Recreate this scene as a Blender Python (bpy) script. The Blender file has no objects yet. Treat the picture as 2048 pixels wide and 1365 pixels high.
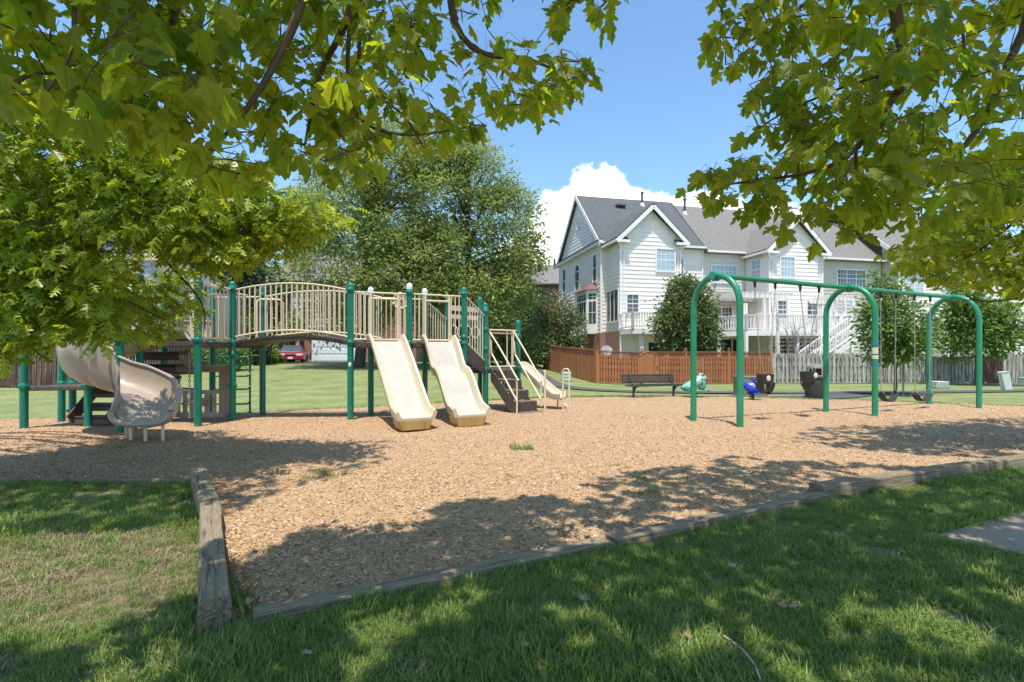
import bpy, math, random
import numpy as np
from mathutils import Vector as V, Matrix, Quaternion, noise as mnoise

random.seed(7)
RNG = np.random.default_rng(7)
SC = bpy.context.scene
COL = SC.collection
R = math.radians

# ------------------------------------------------------------------ camera, sky, sun, exposure
F, CX, HZ, H = 1030.0, 1024.0, 711.0, 1.4        # focal length and horizon in photo pixels, eye height in metres
cam_d = bpy.data.cameras.new('camera'); cam = bpy.data.objects.new('camera', cam_d); COL.objects.link(cam)
cam.location = (0, 0, H); cam.rotation_euler = (R(90), 0, 0)
cam_d.sensor_width = 36.0; cam_d.lens = 36.0 * F / 2048.0
cam_d.shift_y = (HZ - 682.5) / 2048.0
cam_d.clip_start = 0.05; cam_d.clip_end = 3000
SC.camera = cam

SUN_EL, SUN_AZ = R(72.0), R(9.0)                  # the sun stands behind the camera, a little to its left
SUN_ROT = R(180.0) + SUN_AZ
world = bpy.data.worlds.new('World'); SC.world = world; world.use_nodes = True
wt = world.node_tree; wt.nodes.clear()
def wn(t, **k):
    n = wt.nodes.new(t)
    for a, b in k.items(): setattr(n, a, b)
    return n
def wl(a, b): wt.links.new(a, b)
def wmath(op, a, b=None, clamp=False):
    n = wn('ShaderNodeMath', operation=op, use_clamp=clamp)
    for i, s in enumerate((a, b)):
        if s is None: continue
        if isinstance(s, (int, float)): n.inputs[i].default_value = s
        else: wl(s, n.inputs[i])
    return n.outputs[0]
sky = wn('ShaderNodeTexSky', sky_type='NISHITA'); sky.sun_disc = False
sky.sun_elevation = SUN_EL; sky.sun_rotation = SUN_ROT
sky.air_density = 1.0; sky.dust_density = 0.4; sky.ozone_density = 1.2; sky.altitude = 100
tc = wn('ShaderNodeTexCoord'); sep = wn('ShaderNodeSeparateXYZ'); wl(tc.outputs['Generated'], sep.inputs[0])
az = wmath('ARCTAN2', sep.outputs[0], sep.outputs[1])
# cumulus banks: everything below a lumpy top line, which rises towards the bank over the houses
def wnoise(scale, detail, rough, off):
    mp = wn('ShaderNodeMapping'); mp.inputs['Location'].default_value = off
    wl(tc.outputs['Generated'], mp.inputs[0])
    n = wn('ShaderNodeTexNoise'); n.inputs['Scale'].default_value = scale; n.inputs['Detail'].default_value = detail
    n.inputs['Roughness'].default_value = rough; wl(mp.outputs[0], n.inputs['Vector']); return n.outputs[0]
n1 = wnoise(5.0, 2, .5, (1.3, .2, .4)); n2 = wnoise(17.0, 8, .62, (0, 0, 0)); n3 = wnoise(2.2, 1, .5, (4.1, 2.2, 0))
def bank(c, w, h):
    d = wmath('DIVIDE', wmath('SUBTRACT', az, c), w)
    return wmath('MULTIPLY', wmath('EXPONENT', wmath('MULTIPLY', wmath('MULTIPLY', d, d), -1.0)), h)
top = wmath('ADD', bank(.13, .18, .178), bank(.43, .18, .175))
top = wmath('ADD', top, wmath('MULTIPLY', wmath('SUBTRACT', n3, .5), .25))
top = wmath('ADD', top, .095)
top = wmath('ADD', top, wmath('MULTIPLY', wmath('SUBTRACT', n1, .5), .10))
top = wmath('ADD', top, wmath('MULTIPLY', wmath('SUBTRACT', n2, .5), .14))
cl = wmath('MULTIPLY', wmath('SUBTRACT', top, sep.outputs[2]), 38.0, clamp=True)
shade = wmath('ADD', wmath('MULTIPLY', wnoise(11, 5, .55, (0, 0, .3)), .30), .80)
cc = wn('ShaderNodeCombineXYZ'); CL = 9.0
wl(wmath('MULTIPLY', shade, CL * 1.0), cc.inputs[0]); wl(wmath('MULTIPLY', shade, CL * .99), cc.inputs[1]); wl(wmath('MULTIPLY', shade, CL * .99), cc.inputs[2])
mx = wn('ShaderNodeMix', data_type='RGBA'); wl(cl, mx.inputs[0]); tint = wn('ShaderNodeMix', data_type='RGBA', blend_type='MULTIPLY'); tint.inputs[0].default_value = 1; tint.inputs[7].default_value = (.80, .96, 1.0, 1); wl(sky.outputs[0], tint.inputs[6]); wl(tint.outputs[2], mx.inputs[6]); wl(cc.outputs[0], mx.inputs[7])
bg = wn('ShaderNodeBackground'); bg.inputs[1].default_value = 0.125; wl(mx.outputs[2], bg.inputs[0])
wo = wn('ShaderNodeOutputWorld'); wl(bg.outputs[0], wo.inputs[0])

sun_d = bpy.data.lights.new('sun', 'SUN'); sun = bpy.data.objects.new('sun', sun_d); COL.objects.link(sun)
sun_d.energy = 3.0; sun_d.angle = R(0.53); sun_d.color = (1.0, .92, .80)
sun.rotation_euler = (R(90) - SUN_EL, 0, -SUN_AZ)
SUNX, SUNK = math.sin(SUN_AZ) / math.tan(SUN_EL), math.cos(SUN_AZ) / math.tan(SUN_EL)    # metres of shadow along +X and +Y for each metre of height
SC.view_settings.view_transform = 'Standard'; SC.view_settings.look = 'None'
SC.view_settings.exposure = 1.10; SC.view_settings.gamma = 1.0; SC.view_settings.use_curve_mapping = False
SC.cycles.max_bounces = 8; SC.cycles.diffuse_bounces = 4; SC.cycles.transmission_bounces = 5; SC.cycles.transparent_max_bounces = 8
SC.cycles.use_denoising = True

# ------------------------------------------------------------------ places
def at(px, py, Y): return V(((px - CX) * Y / F, Y, H - (py - HZ) * Y / F))
def gnd(px, py, z=0.0):
    Y = F * (H - z) / (py - HZ); return V(((px - CX) * Y / F, Y, z))
def sst(t): t = min(1, max(0, t)); return t * t * (3 - 2 * t)
def terr(x, y): return .8 * sst((y - 13) / 26) * (1 - sst(x / 6.0))
def proj(p): return (CX + p[0] * F / p[1], HZ - (p[2] - H) * F / p[1]) if p[1] > .05 else (-9999, -9999)
def inpoly(x, y, poly):
    c = False; j = len(poly) - 1
    for i in range(len(poly)):
        xi, yi = poly[i][0], poly[i][1]; xj, yj = poly[j][0], poly[j][1]
        if (yi > y) != (yj > y) and x < (xj - xi) * (y - yi) / (yj - yi) + xi: c = not c
        j = i
    return c

# ------------------------------------------------------------------ objects, parts, labels
def link(name, data, parent=None):
    o = bpy.data.objects.new(name, data); COL.objects.link(o)
    if parent is not None: o.parent = parent
    return o
def wloc(o):
    p = V((0, 0, 0))
    while o is not None: p = p + V(o.location); o = o.parent
    return p
def tag(o, label, cat, group=None, kind=None):
    o['label'] = label
    if cat: o['category'] = cat
    if group: o['group'] = group
    if kind: o['kind'] = kind
    return o
def thing(name, label, cat, loc, group=None):
    o = link(name, None); o.location = loc; o.empty_display_size = .2
    return tag(o, label, cat, group)

class MB:
    """collects shapes in world coordinates and links them as one mesh"""
    def __init__(s): s.v = []; s.f = []
    def add(s, vs, fs):
        b = len(s.v); s.v += [tuple(x) for x in vs]; s.f += [tuple(i + b for i in f) for f in fs]; return s
    def box(s, c, sz, rz=0.0):
        m = Matrix.Rotation(rz, 3, 'Z'); c = V(c)
        vs = [c + m @ V((sx * sz[0] / 2, sy * sz[1] / 2, sh * sz[2] / 2)) for sx in (-1, 1) for sy in (-1, 1) for sh in (-1, 1)]
        return s.add(vs, [(0, 1, 3, 2), (4, 6, 7, 5), (0, 4, 5, 1), (2, 3, 7, 6), (0, 2, 6, 4), (1, 5, 7, 3)])
    def bar(s, a, b, w, h, up=V((0, 0, 1))):
        a, b, up = V(a), V(b), V(up); d = (b - a).normalized(); x = d.cross(up)
        x = (x if x.length > 1e-4 else V((1, 0, 0))).normalized(); z = x.cross(d)
        vs = [p + x * sx * w / 2 + z * sz * h / 2 for p in (a, b) for sx, sz in ((-1, -1), (1, -1), (1, 1), (-1, 1))]
        return s.add(vs, [(3, 2, 1, 0), (4, 5, 6, 7), (0, 1, 5, 4), (1, 2, 6, 5), (2, 3, 7, 6), (3, 0, 4, 7)])
    def tube(s, pts, r, n=8, cap=True):
        pts = [V(p) for p in pts]; k = len(pts); rr = r if hasattr(r, '__len__') else [r] * k
        b = len(s.v); pn = None
        for i, p in enumerate(pts):
            t = (pts[min(i + 1, k - 1)] - pts[max(i - 1, 0)]).normalized()
            if pn is None:
                x = t.cross(V((0, 0, 1)))
                if x.length < 1e-3: x = t.cross(V((1, 0, 0)))
            else: x = pn - t * pn.dot(t)
            x.normalize(); pn = x; y = t.cross(x)
            for j in range(n):
                a = 2 * math.pi * j / n; s.v.append(tuple(p + (x * math.cos(a) + y * math.sin(a)) * rr[i]))
        for i in range(k - 1):
            for j in range(n):
                q = (j + 1) % n; s.f.append((b + i * n + j, b + i * n + q, b + (i + 1) * n + q, b + (i + 1) * n + j))
        if cap: s.f.append(tuple(b + j for j in range(n))[::-1]); s.f.append(tuple(b + (k - 1) * n + j for j in range(n)))
        return s
    def lathe(s, c, prof, n=14):
        c = V(c); b = len(s.v)
        for r, z in prof:
            for j in range(n):
                a = 2 * math.pi * j / n; s.v.append((c.x + r * math.cos(a), c.y + r * math.sin(a), c.z + z))
        for i in range(len(prof) - 1):
            for j in range(n):
                q = (j + 1) % n; s.f.append((b + i * n + j, b + i * n + q, b + (i + 1) * n + q, b + (i + 1) * n + j))
        s.f.append(tuple(b + j for j in range(n))[::-1]); s.f.append(tuple(b + (len(prof) - 1) * n + j for j in range(n)))
        return s
    def prism(s, poly, z0, z1):
        n = len(poly)
        a = sum(poly[i][0] * poly[(i + 1) % n][1] - poly[(i + 1) % n][0] * poly[i][1] for i in range(n))
        if a < 0: poly = poly[::-1]
        vs = [(p[0], p[1], z0) for p in poly] + [(p[0], p[1], z1) for p in poly]
        return s.add(vs, [tuple(range(n))[::-1], tuple(range(n, 2 * n))] + [(i, (i + 1) % n, n + (i + 1) % n, n + i) for i in range(n)])
    def slab(s, pts, th):
        """a flat polygon given thickness th against its normal"""
        pts = [V(p) for p in pts]; n = len(pts); nr = (pts[1] - pts[0]).cross(pts[2] - pts[0]).normalized()
        vs = pts + [p - nr * th for p in pts]
        return s.add(vs, [tuple(range(n)), tuple(range(n, 2 * n))[::-1]] + [(i, n + i, n + (i + 1) % n, (i + 1) % n) for i in range(n)])
    def ball(s, c, r, n=10, m=6, rot=None):
        c = V(c); r = V(r) if hasattr(r, '__len__') else V((r, r, r)); b = len(s.v)
        for i in range(m + 1):
            t = math.pi * i / m
            for j in range(n):
                a = 2 * math.pi * j / n
                p = V((r.x * math.sin(t) * math.cos(a), r.y * math.sin(t) * math.sin(a), r.z * math.cos(t)))
                s.v.append(tuple(c + (rot @ p if rot else p)))
        for i in range(m):
            for j in range(n):
                q = (j + 1) % n; s.f.append((b + i * n + j, b + (i + 1) * n + j, b + (i + 1) * n + q, b + i * n + q))
        return s
    def mesh(s, name, mat, origin=(0, 0, 0), smooth=False):
        me = bpy.data.meshes.new(name); o = V(origin)
        me.from_pydata([(x - o.x, y - o.y, z - o.z) for x, y, z in s.v], [], s.f)
        if mat is not None: me.materials.append(mat)
        if smooth:
            me.polygons.foreach_set('use_smooth', [True] * len(me.polygons)); me.set_sharp_from_angle(angle=R(38))
        me.update(); return me
    def build(s, name, mat, parent=None, smooth=False, bevel=0, loc=None):
        org = V(loc) if loc is not None else (wloc(parent) if parent is not None else V((0, 0, 0)))
        o = link(name, s.mesh(name, mat, org, smooth), parent)
        if loc is not None: o.location = V(loc) - (wloc(parent) if parent is not None else V((0, 0, 0)))
        if bevel:
            m = o.modifiers.new('bevel', 'BEVEL'); m.width = bevel; m.segments = 2; m.limit_method = 'ANGLE'
        return o
def put(name, me, parent, loc, rot=(0, 0, 0), scale=(1, 1, 1)):
    o = link(name, me, parent); o.location = V(loc) - (wloc(parent) if parent is not None else V((0, 0, 0)))
    o.rotation_euler = rot; o.scale = scale; return o
_rods = {}
def rod(name, a, b, r, mat, parent, n=8):
    key = (mat.name, n)
    if key not in _rods:
        _rods[key] = MB().tube([(0, 0, 0), (0, 0, 1)], 1.0, n).mesh('rod', mat, smooth=True)
    a, b = V(a), V(b); d = b - a
    o = link(name, _rods[key], parent); o.location = a - wloc(parent)
    o.rotation_mode = 'QUATERNION'; o.rotation_quaternion = V((0, 0, 1)).rotation_difference(d.normalized()); o.scale = (r, r, d.length)
    return o
def arc(a, b, rise, n=14):
    a, b = V(a), V(b); return [a.lerp(b, i / n) + V((0, 0, rise * (1 - (2 * i / n - 1) ** 2))) for i in range(n + 1)]
def smoothpts(pts, n=6):
    """Catmull-Rom through the points"""
    pts = [V(p) for p in pts]; out = []
    for i in range(len(pts) - 1):
        p0, p1, p2, p3 = pts[max(i - 1, 0)], pts[i], pts[i + 1], pts[min(i + 2, len(pts) - 1)]
        for k in range(n):
            t = k / n
            out.append(.5 * (2 * p1 + (p2 - p0) * t + (2 * p0 - 5 * p1 + 4 * p2 - p3) * t * t + (3 * p1 - p0 - 3 * p2 + p3) * t ** 3))
    return out + [pts[-1]]

# ------------------------------------------------------------------ materials
def mat(name, c1, c2=None, scale=6.0, rough=.6, bump=0.0, bscale=40.0, rand=0.0, stretch=(1, 1, 1), detail=5, metal=0.0, spec=.5, lo=.35, hi=.65, coord='pos', c3=None, s3=1.0, lo3=.5, hi3=.65):
    m = bpy.data.materials.new(name); m.use_nodes = True; t = m.node_tree; t.nodes.clear()
    N = t.nodes.new; L = t.links.new
    bs = N('ShaderNodeBsdfPrincipled'); out = N('ShaderNodeOutputMaterial'); L(bs.outputs[0], out.inputs[0])
    bs.inputs['Roughness'].default_value = rough; bs.inputs['Metallic'].default_value = metal; bs.inputs['Specular IOR Level'].default_value = spec
    bs.inputs['Base Color'].default_value = (*c1, 1)
    if coord == 'pos': src = N('ShaderNodeNewGeometry').outputs['Position']
    else: src = N('ShaderNodeTexCoord').outputs['Object']
    mp = N('ShaderNodeMapping'); mp.inputs['Scale'].default_value = stretch; L(src, mp.inputs[0])
    cur = None
    if c2 is not None:
        nz = N('ShaderNodeTexNoise'); nz.inputs['Scale'].default_value = scale; nz.inputs['Detail'].default_value = detail; nz.inputs['Roughness'].default_value = .62
        L(mp.outputs[0], nz.inputs['Vector'])
        rp = N('ShaderNodeMapRange'); rp.inputs[1].default_value = lo; rp.inputs[2].default_value = hi; L(nz.outputs[0], rp.inputs[0])
        mx = N('ShaderNodeMix'); mx.data_type = 'RGBA'; mx.inputs[6].default_value = (*c1, 1); mx.inputs[7].default_value = (*c2, 1)
        L(rp.outputs[0], mx.inputs[0]); cur = mx.outputs[2]
    if c3 is not None:
        nz = N('ShaderNodeTexNoise'); nz.inputs['Scale'].default_value = s3; nz.inputs['Detail'].default_value = 6; L(mp.outputs[0], nz.inputs['Vector'])
        rp = N('ShaderNodeMapRange'); rp.inputs[1].default_value = lo3; rp.inputs[2].default_value = hi3; L(nz.outputs[0], rp.inputs[0])
        mx = N('ShaderNodeMix'); mx.data_type = 'RGBA'; mx.inputs[7].default_value = (*c3, 1); L(rp.outputs[0], mx.inputs[0])
        if cur is None: mx.inputs[6].default_value = (*c1, 1)
        else: L(cur, mx.inputs[6])
        cur = mx.outputs[2]
    if rand:
        oi = N('ShaderNodeObjectInfo'); rp = N('ShaderNodeMapRange'); rp.inputs[3].default_value = 1 - rand; rp.inputs[4].default_value = 1 + rand; L(oi.outputs['Random'], rp.inputs[0])
        hs = N('ShaderNodeHueSaturation'); L(rp.outputs[0], hs.inputs['Value'])
        if cur is None: hs.inputs['Color'].default_value = (*c1, 1)
        else: L(cur, hs.inputs['Color'])
        cur = hs.outputs[0]
    if cur is not None: L(cur, bs.inputs['Base Color'])
    if bump:
        nz = N('ShaderNodeTexNoise'); nz.inputs['Scale'].default_value = bscale; nz.inputs['Detail'].default_value = 5; L(mp.outputs[0], nz.inputs['Vector'])
        bp = N('ShaderNodeBump'); bp.inputs['Strength'].default_value = bump; bp.inputs['Distance'].default_value = .02; L(nz.outputs[0], bp.inputs['Height']); L(bp.outputs[0], bs.inputs['Normal'])
    return m
def leafmat(name, ca, cb, ct, trans=.45, rough=.45, attr='rnd', cyel=None):
    """two greens picked by the attribute rnd of each leaf, mixed with light coming through the blade"""
    m = bpy.data.materials.new(name); m.use_nodes = True; t = m.node_tree; t.nodes.clear(); N = t.nodes.new; L = t.links.new
    at_ = N('ShaderNodeAttribute'); at_.attribute_name = attr
    mx = N('ShaderNodeMix'); mx.data_type = 'RGBA'; mx.inputs[6].default_value = (*ca, 1); mx.inputs[7].default_value = (*cb, 1); L(at_.outputs['Fac'], mx.inputs[0])
    bs = N('ShaderNodeBsdfPrincipled'); bs.inputs['Roughness'].default_value = rough; bs.inputs['Specular IOR Level'].default_value = .4
    L(mx.outputs[2], bs.inputs['Base Color'])
    tr = N('ShaderNodeBsdfTranslucent')
    m2 = N('ShaderNodeMix'); m2.data_type = 'RGBA'; m2.inputs[6].default_value = (ct[0] * .6, ct[1] * .78, ct[2], 1); m2.inputs[7].default_value = (ct[0] * 1.2, ct[1] * 1.05, ct[2] * .9, 1); L(at_.outputs['Fac'], m2.inputs[0]); L(m2.outputs[2], tr.inputs[0])
    ms = N('ShaderNodeMixShader'); ms.inputs[0].default_value = trans; L(bs.outputs[0], ms.inputs[1]); L(tr.outputs[0], ms.inputs[2])
    out = N('ShaderNodeOutputMaterial'); L(ms.outputs[0], out.inputs[0]); return m

M = {}
M['post'] = mat('green post paint', (.002, .155, .105), (.003, .175, .12), 3, rough=.36, coord='obj', c3=(.035, .20, .15), s3=9, lo3=.64, hi3=.72)
M['swing'] = mat('green swing paint', (.012, .20, .095), (.02, .24, .13), 2.5, rough=.36, c3=(.10, .22, .14), s3=5, lo3=.62, hi3=.75)
M['tan'] = mat('tan coated rail', (.66, .54, .38), (.70, .58, .43), 4, rough=.45)
M['slide'] = mat('cream slide plastic', (.56, .49, .37), (.52, .45, .33), 2.0, rough=.36, c3=(.48, .37, .20), s3=1.6, lo3=.6, hi3=.8)
M['slidebed'] = mat('worn slide bed', (.47, .445, .405), (.43, .40, .355), 5, rough=.4, c3=(.40, .36, .30), s3=9, lo3=.55, hi3=.8)
M['slidebox'] = mat('yellowed slide base', (.52, .36, .14), (.42, .27, .09), 3, rough=.5, stretch=(3, 3, .6), c3=(.30, .18, .06), s3=4, lo3=.55, hi3=.75)
M['spiral'] = mat('beige spiral plastic', (.33, .275, .23), (.375, .32, .275), 2, rough=.3)
M['brown'] = mat('brown coated deck', (.062, .045, .040), (.085, .064, .056), 14, rough=.6, bump=.3, bscale=60)
M['white'] = mat('white paint', (.80, .77, .74), (.72, .69, .665), 1.2, rough=.5)
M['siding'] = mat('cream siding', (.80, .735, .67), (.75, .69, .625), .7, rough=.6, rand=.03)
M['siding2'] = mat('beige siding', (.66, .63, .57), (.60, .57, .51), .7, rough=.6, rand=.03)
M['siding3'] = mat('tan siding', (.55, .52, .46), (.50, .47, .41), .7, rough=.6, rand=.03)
M['roofdark'] = mat('charcoal shingle', (.062, .068, .074), (.15, .158, .166), 11, rough=.9, bump=.7, bscale=14, stretch=(1, 1, 2.5), c3=(.03, .033, .042), s3=16)
M['roofgrey'] = mat('weathered grey shingle', (.14, .132, .125), (.25, .238, .225), 11, rough=.9, bump=.7, bscale=14, stretch=(1, 1, 2.5), c3=(.10, .095, .09), s3=16)
M['glass'] = mat('window glass', (.035, .045, .055), (.09, .11, .13), .8, rough=.06, spec=.8)
M['curtain'] = mat('curtained window', (.30, .40, .46), (.42, .52, .58), 6, rough=.15, spec=.7, stretch=(3, 3, .2))
M['dark'] = mat('dark opening', (.018, .018, .018), (.03, .028, .026), 2, rough=.8)
M['redwood'] = mat('red stained fence', (.295, .105, .042), (.36, .138, .058), 5, rough=.75, rand=.2, stretch=(4, 4, .5), bump=.25, bscale=18)
M['greywood'] = mat('weathered grey fence', (.30, .28, .24), (.42, .40, .36), 5, rough=.9, rand=.30, stretch=(6, 6, .6), bump=.4, bscale=22, c3=(.10, .092, .075), s3=3.5, lo3=.48, hi3=.66)
M['brownwood'] = mat('dark brown fence', (.055, .03, .025), (.10, .055, .045), 4, rough=.85, rand=.3, stretch=(6, 6, .6), c3=(.16, .085, .06), s3=2.5)
M['timber'] = mat('weathered timber', (.22, .172, .112), (.33, .262, .178), 6, rough=.92, stretch=(16, .8, 16), bump=.9, bscale=10, c3=(.11, .086, .06), s3=3.2, lo3=.50, hi3=.70, coord='obj')
M['brick'] = None
M['tread'] = mat('worn tread', (.10, .075, .062), (.21, .155, .11), 16, rough=.8, bump=.4, bscale=50)
M['black'] = mat('black rubber', (.025, .023, .022), (.035, .032, .03), 8, rough=.55)
M['steel'] = mat('zinc chain', (.42, .41, .40), (.50, .49, .47), 9, rough=.4, metal=.8)
M['asphalt'] = mat('asphalt', (.065, .066, .072), (.085, .086, .092), 2, rough=.9, bump=.3, bscale=60)
M['concrete'] = mat('concrete slab', (.25, .19, .145), (.31, .24, .185), 2.5, rough=.9, bump=.25, bscale=55, c3=(.26, .22, .19), s3=6)
M['bark'] = mat('bark', (.055, .043, .034), (.11, .09, .072), 9, rough=.95, bump=.9, bscale=24, stretch=(1, 1, .35))
M['barkgrey'] = mat('grey bark', (.16, .14, .12), (.24, .215, .19), 9, rough=.95, bump=.6, bscale=24, stretch=(1, 1, .35))
M['twig'] = mat('twig', (.085, .05, .03), (.12, .075, .045), 14, rough=.8)
M['maple'] = leafmat('maple leaf', (.065, .11, .014), (.18, .215, .028), (.58, .66, .03), trans=.64, rough=.5)
M['oak'] = leafmat('oak leaf', (.15, .23, .020), (.30, .38, .035), (.58, .68, .03), trans=.48, rough=.36)
M['willow'] = leafmat('willow oak leaf', (.125, .18, .05), (.29, .335, .105), (.42, .49, .08), trans=.36, rough=.42)
M['bush'] = leafmat('shrub leaf', (.075, .13, .04), (.13, .20, .05), (.18, .28, .03), trans=.3, rough=.4)
M['pear'] = leafmat('pear leaf', (.085, .125, .04), (.18, .22, .08), (.16, .22, .03), trans=.28, rough=.34)
M['sapling'] = leafmat('young oak leaf', (.10, .17, .04), (.17, .26, .06), (.24, .36, .04), trans=.35, rough=.42)
M['conifer'] = leafmat('far dark leaf', (.05, .085, .035), (.10, .14, .05), (.10, .16, .03), trans=.25, rough=.5)
M['blade'] = leafmat('grass blade', (.125, .205, .042), (.25, .325, .088), (.34, .45, .07), trans=.35, rough=.45)
M['dryblade'] = leafmat('dry grass blade', (.30, .24, .13), (.48, .41, .26), (.42, .36, .20), trans=.3, rough=.6)
M['deadleaf'] = mat('fallen pale leaf', (.17, .19, .14), (.25, .26, .20), 30, rough=.8, rand=.25)
M['brownleaf'] = mat('fallen brown leaf', (.24, .13, .06), (.34, .20, .10), 30, rough=.8, rand=.25)
def brickmat(name, c1, c2, mortar, sc):
    m = bpy.data.materials.new(name); m.use_nodes = True; t = m.node_tree; N = t.nodes.new; L = t.links.new; bs = t.nodes['Principled BSDF']; bs.inputs['Roughness'].default_value = .9
    g = N('ShaderNodeNewGeometry'); sp = N('ShaderNodeSeparateXYZ'); L(g.outputs['Position'], sp.inputs[0])
    ad = N('ShaderNodeMath'); ad.operation = 'ADD'; L(sp.outputs[0], ad.inputs[0]); L(sp.outputs[1], ad.inputs[1])
    cb = N('ShaderNodeCombineXYZ'); L(ad.outputs[0], cb.inputs[0]); L(sp.outputs[2], cb.inputs[1])
    b = N('ShaderNodeTexBrick'); L(cb.outputs[0], b.inputs['Vector']); b.inputs['Scale'].default_value = sc; b.inputs['Mortar Size'].default_value = .018
    b.inputs['Color1'].default_value = (*c1, 1); b.inputs['Color2'].default_value = (*c2, 1); b.inputs['Mortar'].default_value = (*mortar, 1)
    b.inputs['Brick Width'].default_value = .5; b.inputs['Row Height'].default_value = .16
    L(b.outputs[0], bs.inputs['Base Color'])
    bp = N('ShaderNodeBump'); bp.inputs['Strength'].default_value = .5; bp.invert = True; L(b.outputs['Fac'], bp.inputs['Height']); L(bp.outputs[0], bs.inputs['Normal'])
    return m
M['brick'] = brickmat('red brick', (.24, .085, .055), (.31, .13, .085), (.36, .31, .27), 2.2)
def plain(name, c, rough=.5, metal=0, **k): M[name] = mat(name, c, tuple(min(1, x * 1.12 + .004) for x in c), 5, rough=rough, metal=metal, **k)
M['slate'] = mat('slate blue siding', (.34, .36, .40), (.38, .40, .44), .7, rough=.6)
plain('meshblack', (.030, .042, .038), .6); plain('frog', (.05, .30, .20), .35); M['frogpale'] = mat('frog skin', (.12, .36, .27), (.34, .50, .42), 3.2, rough=.35); plain('blue', (.012, .045, .50), .28); plain('bluepale', (.30, .32, .62), .4)
plain('utility', (.13, .17, .11), .6); plain('palegreen', (.48, .56, .47), .6); plain('lid', (.16, .155, .155), .6); plain('can', (.040, .040, .036), .7)
plain('car', (.28, .010, .030), .2); plain('tyre', (.02, .02, .02), .7); plain('chrome', (.6, .6, .6), .2, .6); plain('lamp', (.75, .75, .72), .1)
plain('garage', (.70, .76, .80), .5); plain('copper', (.16, .085, .075), .5); plain('dish', (.62, .63, .65), .4); plain('dishgrey', (.36, .36, .36), .5); plain('sticker', (.62, .58, .50), .5); plain('stickerblue', (.0, .19, .33), .4)
plain('vent', (.05, .05, .055), .6); plain('pink', (.52, .26, .22), .6); plain('lattice', (.34, .135, .06), .8)
# ------------------------------------------------------------------ ground, wood chips, timbers, path
def sheet(name, mat_, verts, faces, kind='structure', smooth=True, label=None):
    me = bpy.data.meshes.new(name); me.from_pydata([tuple(v) for v in verts], [], faces); me.materials.append(mat_)
    me.polygons.foreach_set('use_smooth', [smooth] * len(me.polygons)); me.update()
    o = link(name, me); o['kind'] = kind
    if label: o['label'] = label
    return o
M['lawn'] = mat('mown lawn', (.15, .19, .058), (.25, .265, .105), 1.1, rough=.95, bump=.8, bscale=26, c3=(.10, .15, .038), s3=11, lo3=.45, hi3=.72, stretch=(1, .8, 1))
def stripes(m):
    """pale and dark bands left by the mower"""
    t = m.node_tree; N, L = t.nodes.new, t.links.new; bs = [n for n in t.nodes if n.type == 'BSDF_PRINCIPLED'][0]; src = bs.inputs['Base Color'].links[0].from_socket
    g = N('ShaderNodeNewGeometry'); mp = N('ShaderNodeMapping'); mp.inputs['Rotation'].default_value = (0, 0, R(-24)); L(g.outputs['Position'], mp.inputs[0])
    w = N('ShaderNodeTexWave'); w.inputs['Scale'].default_value = .15; w.inputs['Distortion'].default_value = 2.2; w.bands_direction = 'Y'; L(mp.outputs[0], w.inputs['Vector'])
    rp = N('ShaderNodeMapRange'); rp.inputs[3].default_value = .95; rp.inputs[4].default_value = 1.06; L(w.outputs['Fac'], rp.inputs[0]); hs = N('ShaderNodeHueSaturation'); L(rp.outputs[0], hs.inputs['Value']); L(src, hs.inputs['Color']); L(hs.outputs[0], bs.inputs['Base Color'])
stripes(M['lawn'])
M['mulch'] = mat('wood chip bed', (.345, .213, .115), (.45, .30, .18), 30, rough=.95, bump=1.0, bscale=34, c3=(.21, .13, .07), s3=44, lo3=.56, hi3=.68, detail=8)
def axis(lo, hi, fine_lo, fine_hi, fine, n):
    a = list(np.arange(fine_lo, fine_hi + 1e-6, fine))
    left = [fine_lo - (fine_lo - lo) * ((i + 1) / n) ** 2 for i in range(n)][::-1]
    right = [fine_hi + (hi - fine_hi) * ((i + 1) / n) ** 2 for i in range(n)]
    return left + a + right
xs = axis(-700, 700, -34, 34, 1.0, 14); ys = axis(-300, 1200, -6, 50, 1.0, 14)
vv, ff = [], []
for y in ys:
    for x in xs:
        vv.append((x, y, terr(x, y) - .006 + (.02 * mnoise.noise(V((x * .5, y * .5, 0))) if 12 < y < 50 else 0)))
nx = len(xs)
for j in range(len(ys) - 1):
    for i in range(nx - 1): ff.append((j * nx + i, j * nx + i + 1, (j + 1) * nx + i + 1, (j + 1) * nx + i))
lawn = sheet('lawn', M['lawn'], vv, ff, label='mown green lawn around the playground')

M['thatch'] = mat('thatch and soil', (.115, .125, .045), (.19, .165, .085), 3.5, rough=.95, bump=1.0, bscale=60, c3=(.11, .075, .045), s3=7, lo3=.55, hi3=.68, detail=8)
sheet('front_lawn', M['thatch'], [(x, y, -.0025) for k, (x, y) in enumerate(((-14, -4), (14, -4), (14, 8.2), (-14, 8.2)))][:4], [(0, 1, 2, 3)], label='thatch and soil under the front grass')
BED = [(-1.40, 2.74), (.6, 3.78), (3.06, 5.04), (6.3, 6.42), (12, 8.7), (18, 10.9), (19.5, 12.5), (17, 13.3), (13.8, 13.9), (11.4, 15.2), (9.07, 16.2), (7.2, 17.0), (5.27, 17.2), (3.9, 17.1), (2.5, 16.8), (.9, 16.4),
       (-.37, 15.7), (-1.7, 14.9), (-3.0, 13.9), (-4.1, 13.3), (-5.25, 12.8), (-7.05, 11.6), (-8.9, 11.2), (-10.6, 10.8), (-15.5, 9.9), (-16, 6.2), (-9, 5.75), (-5.6, 5.66), (-3.40, 5.55), (-2.3, 4.0)]
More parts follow.
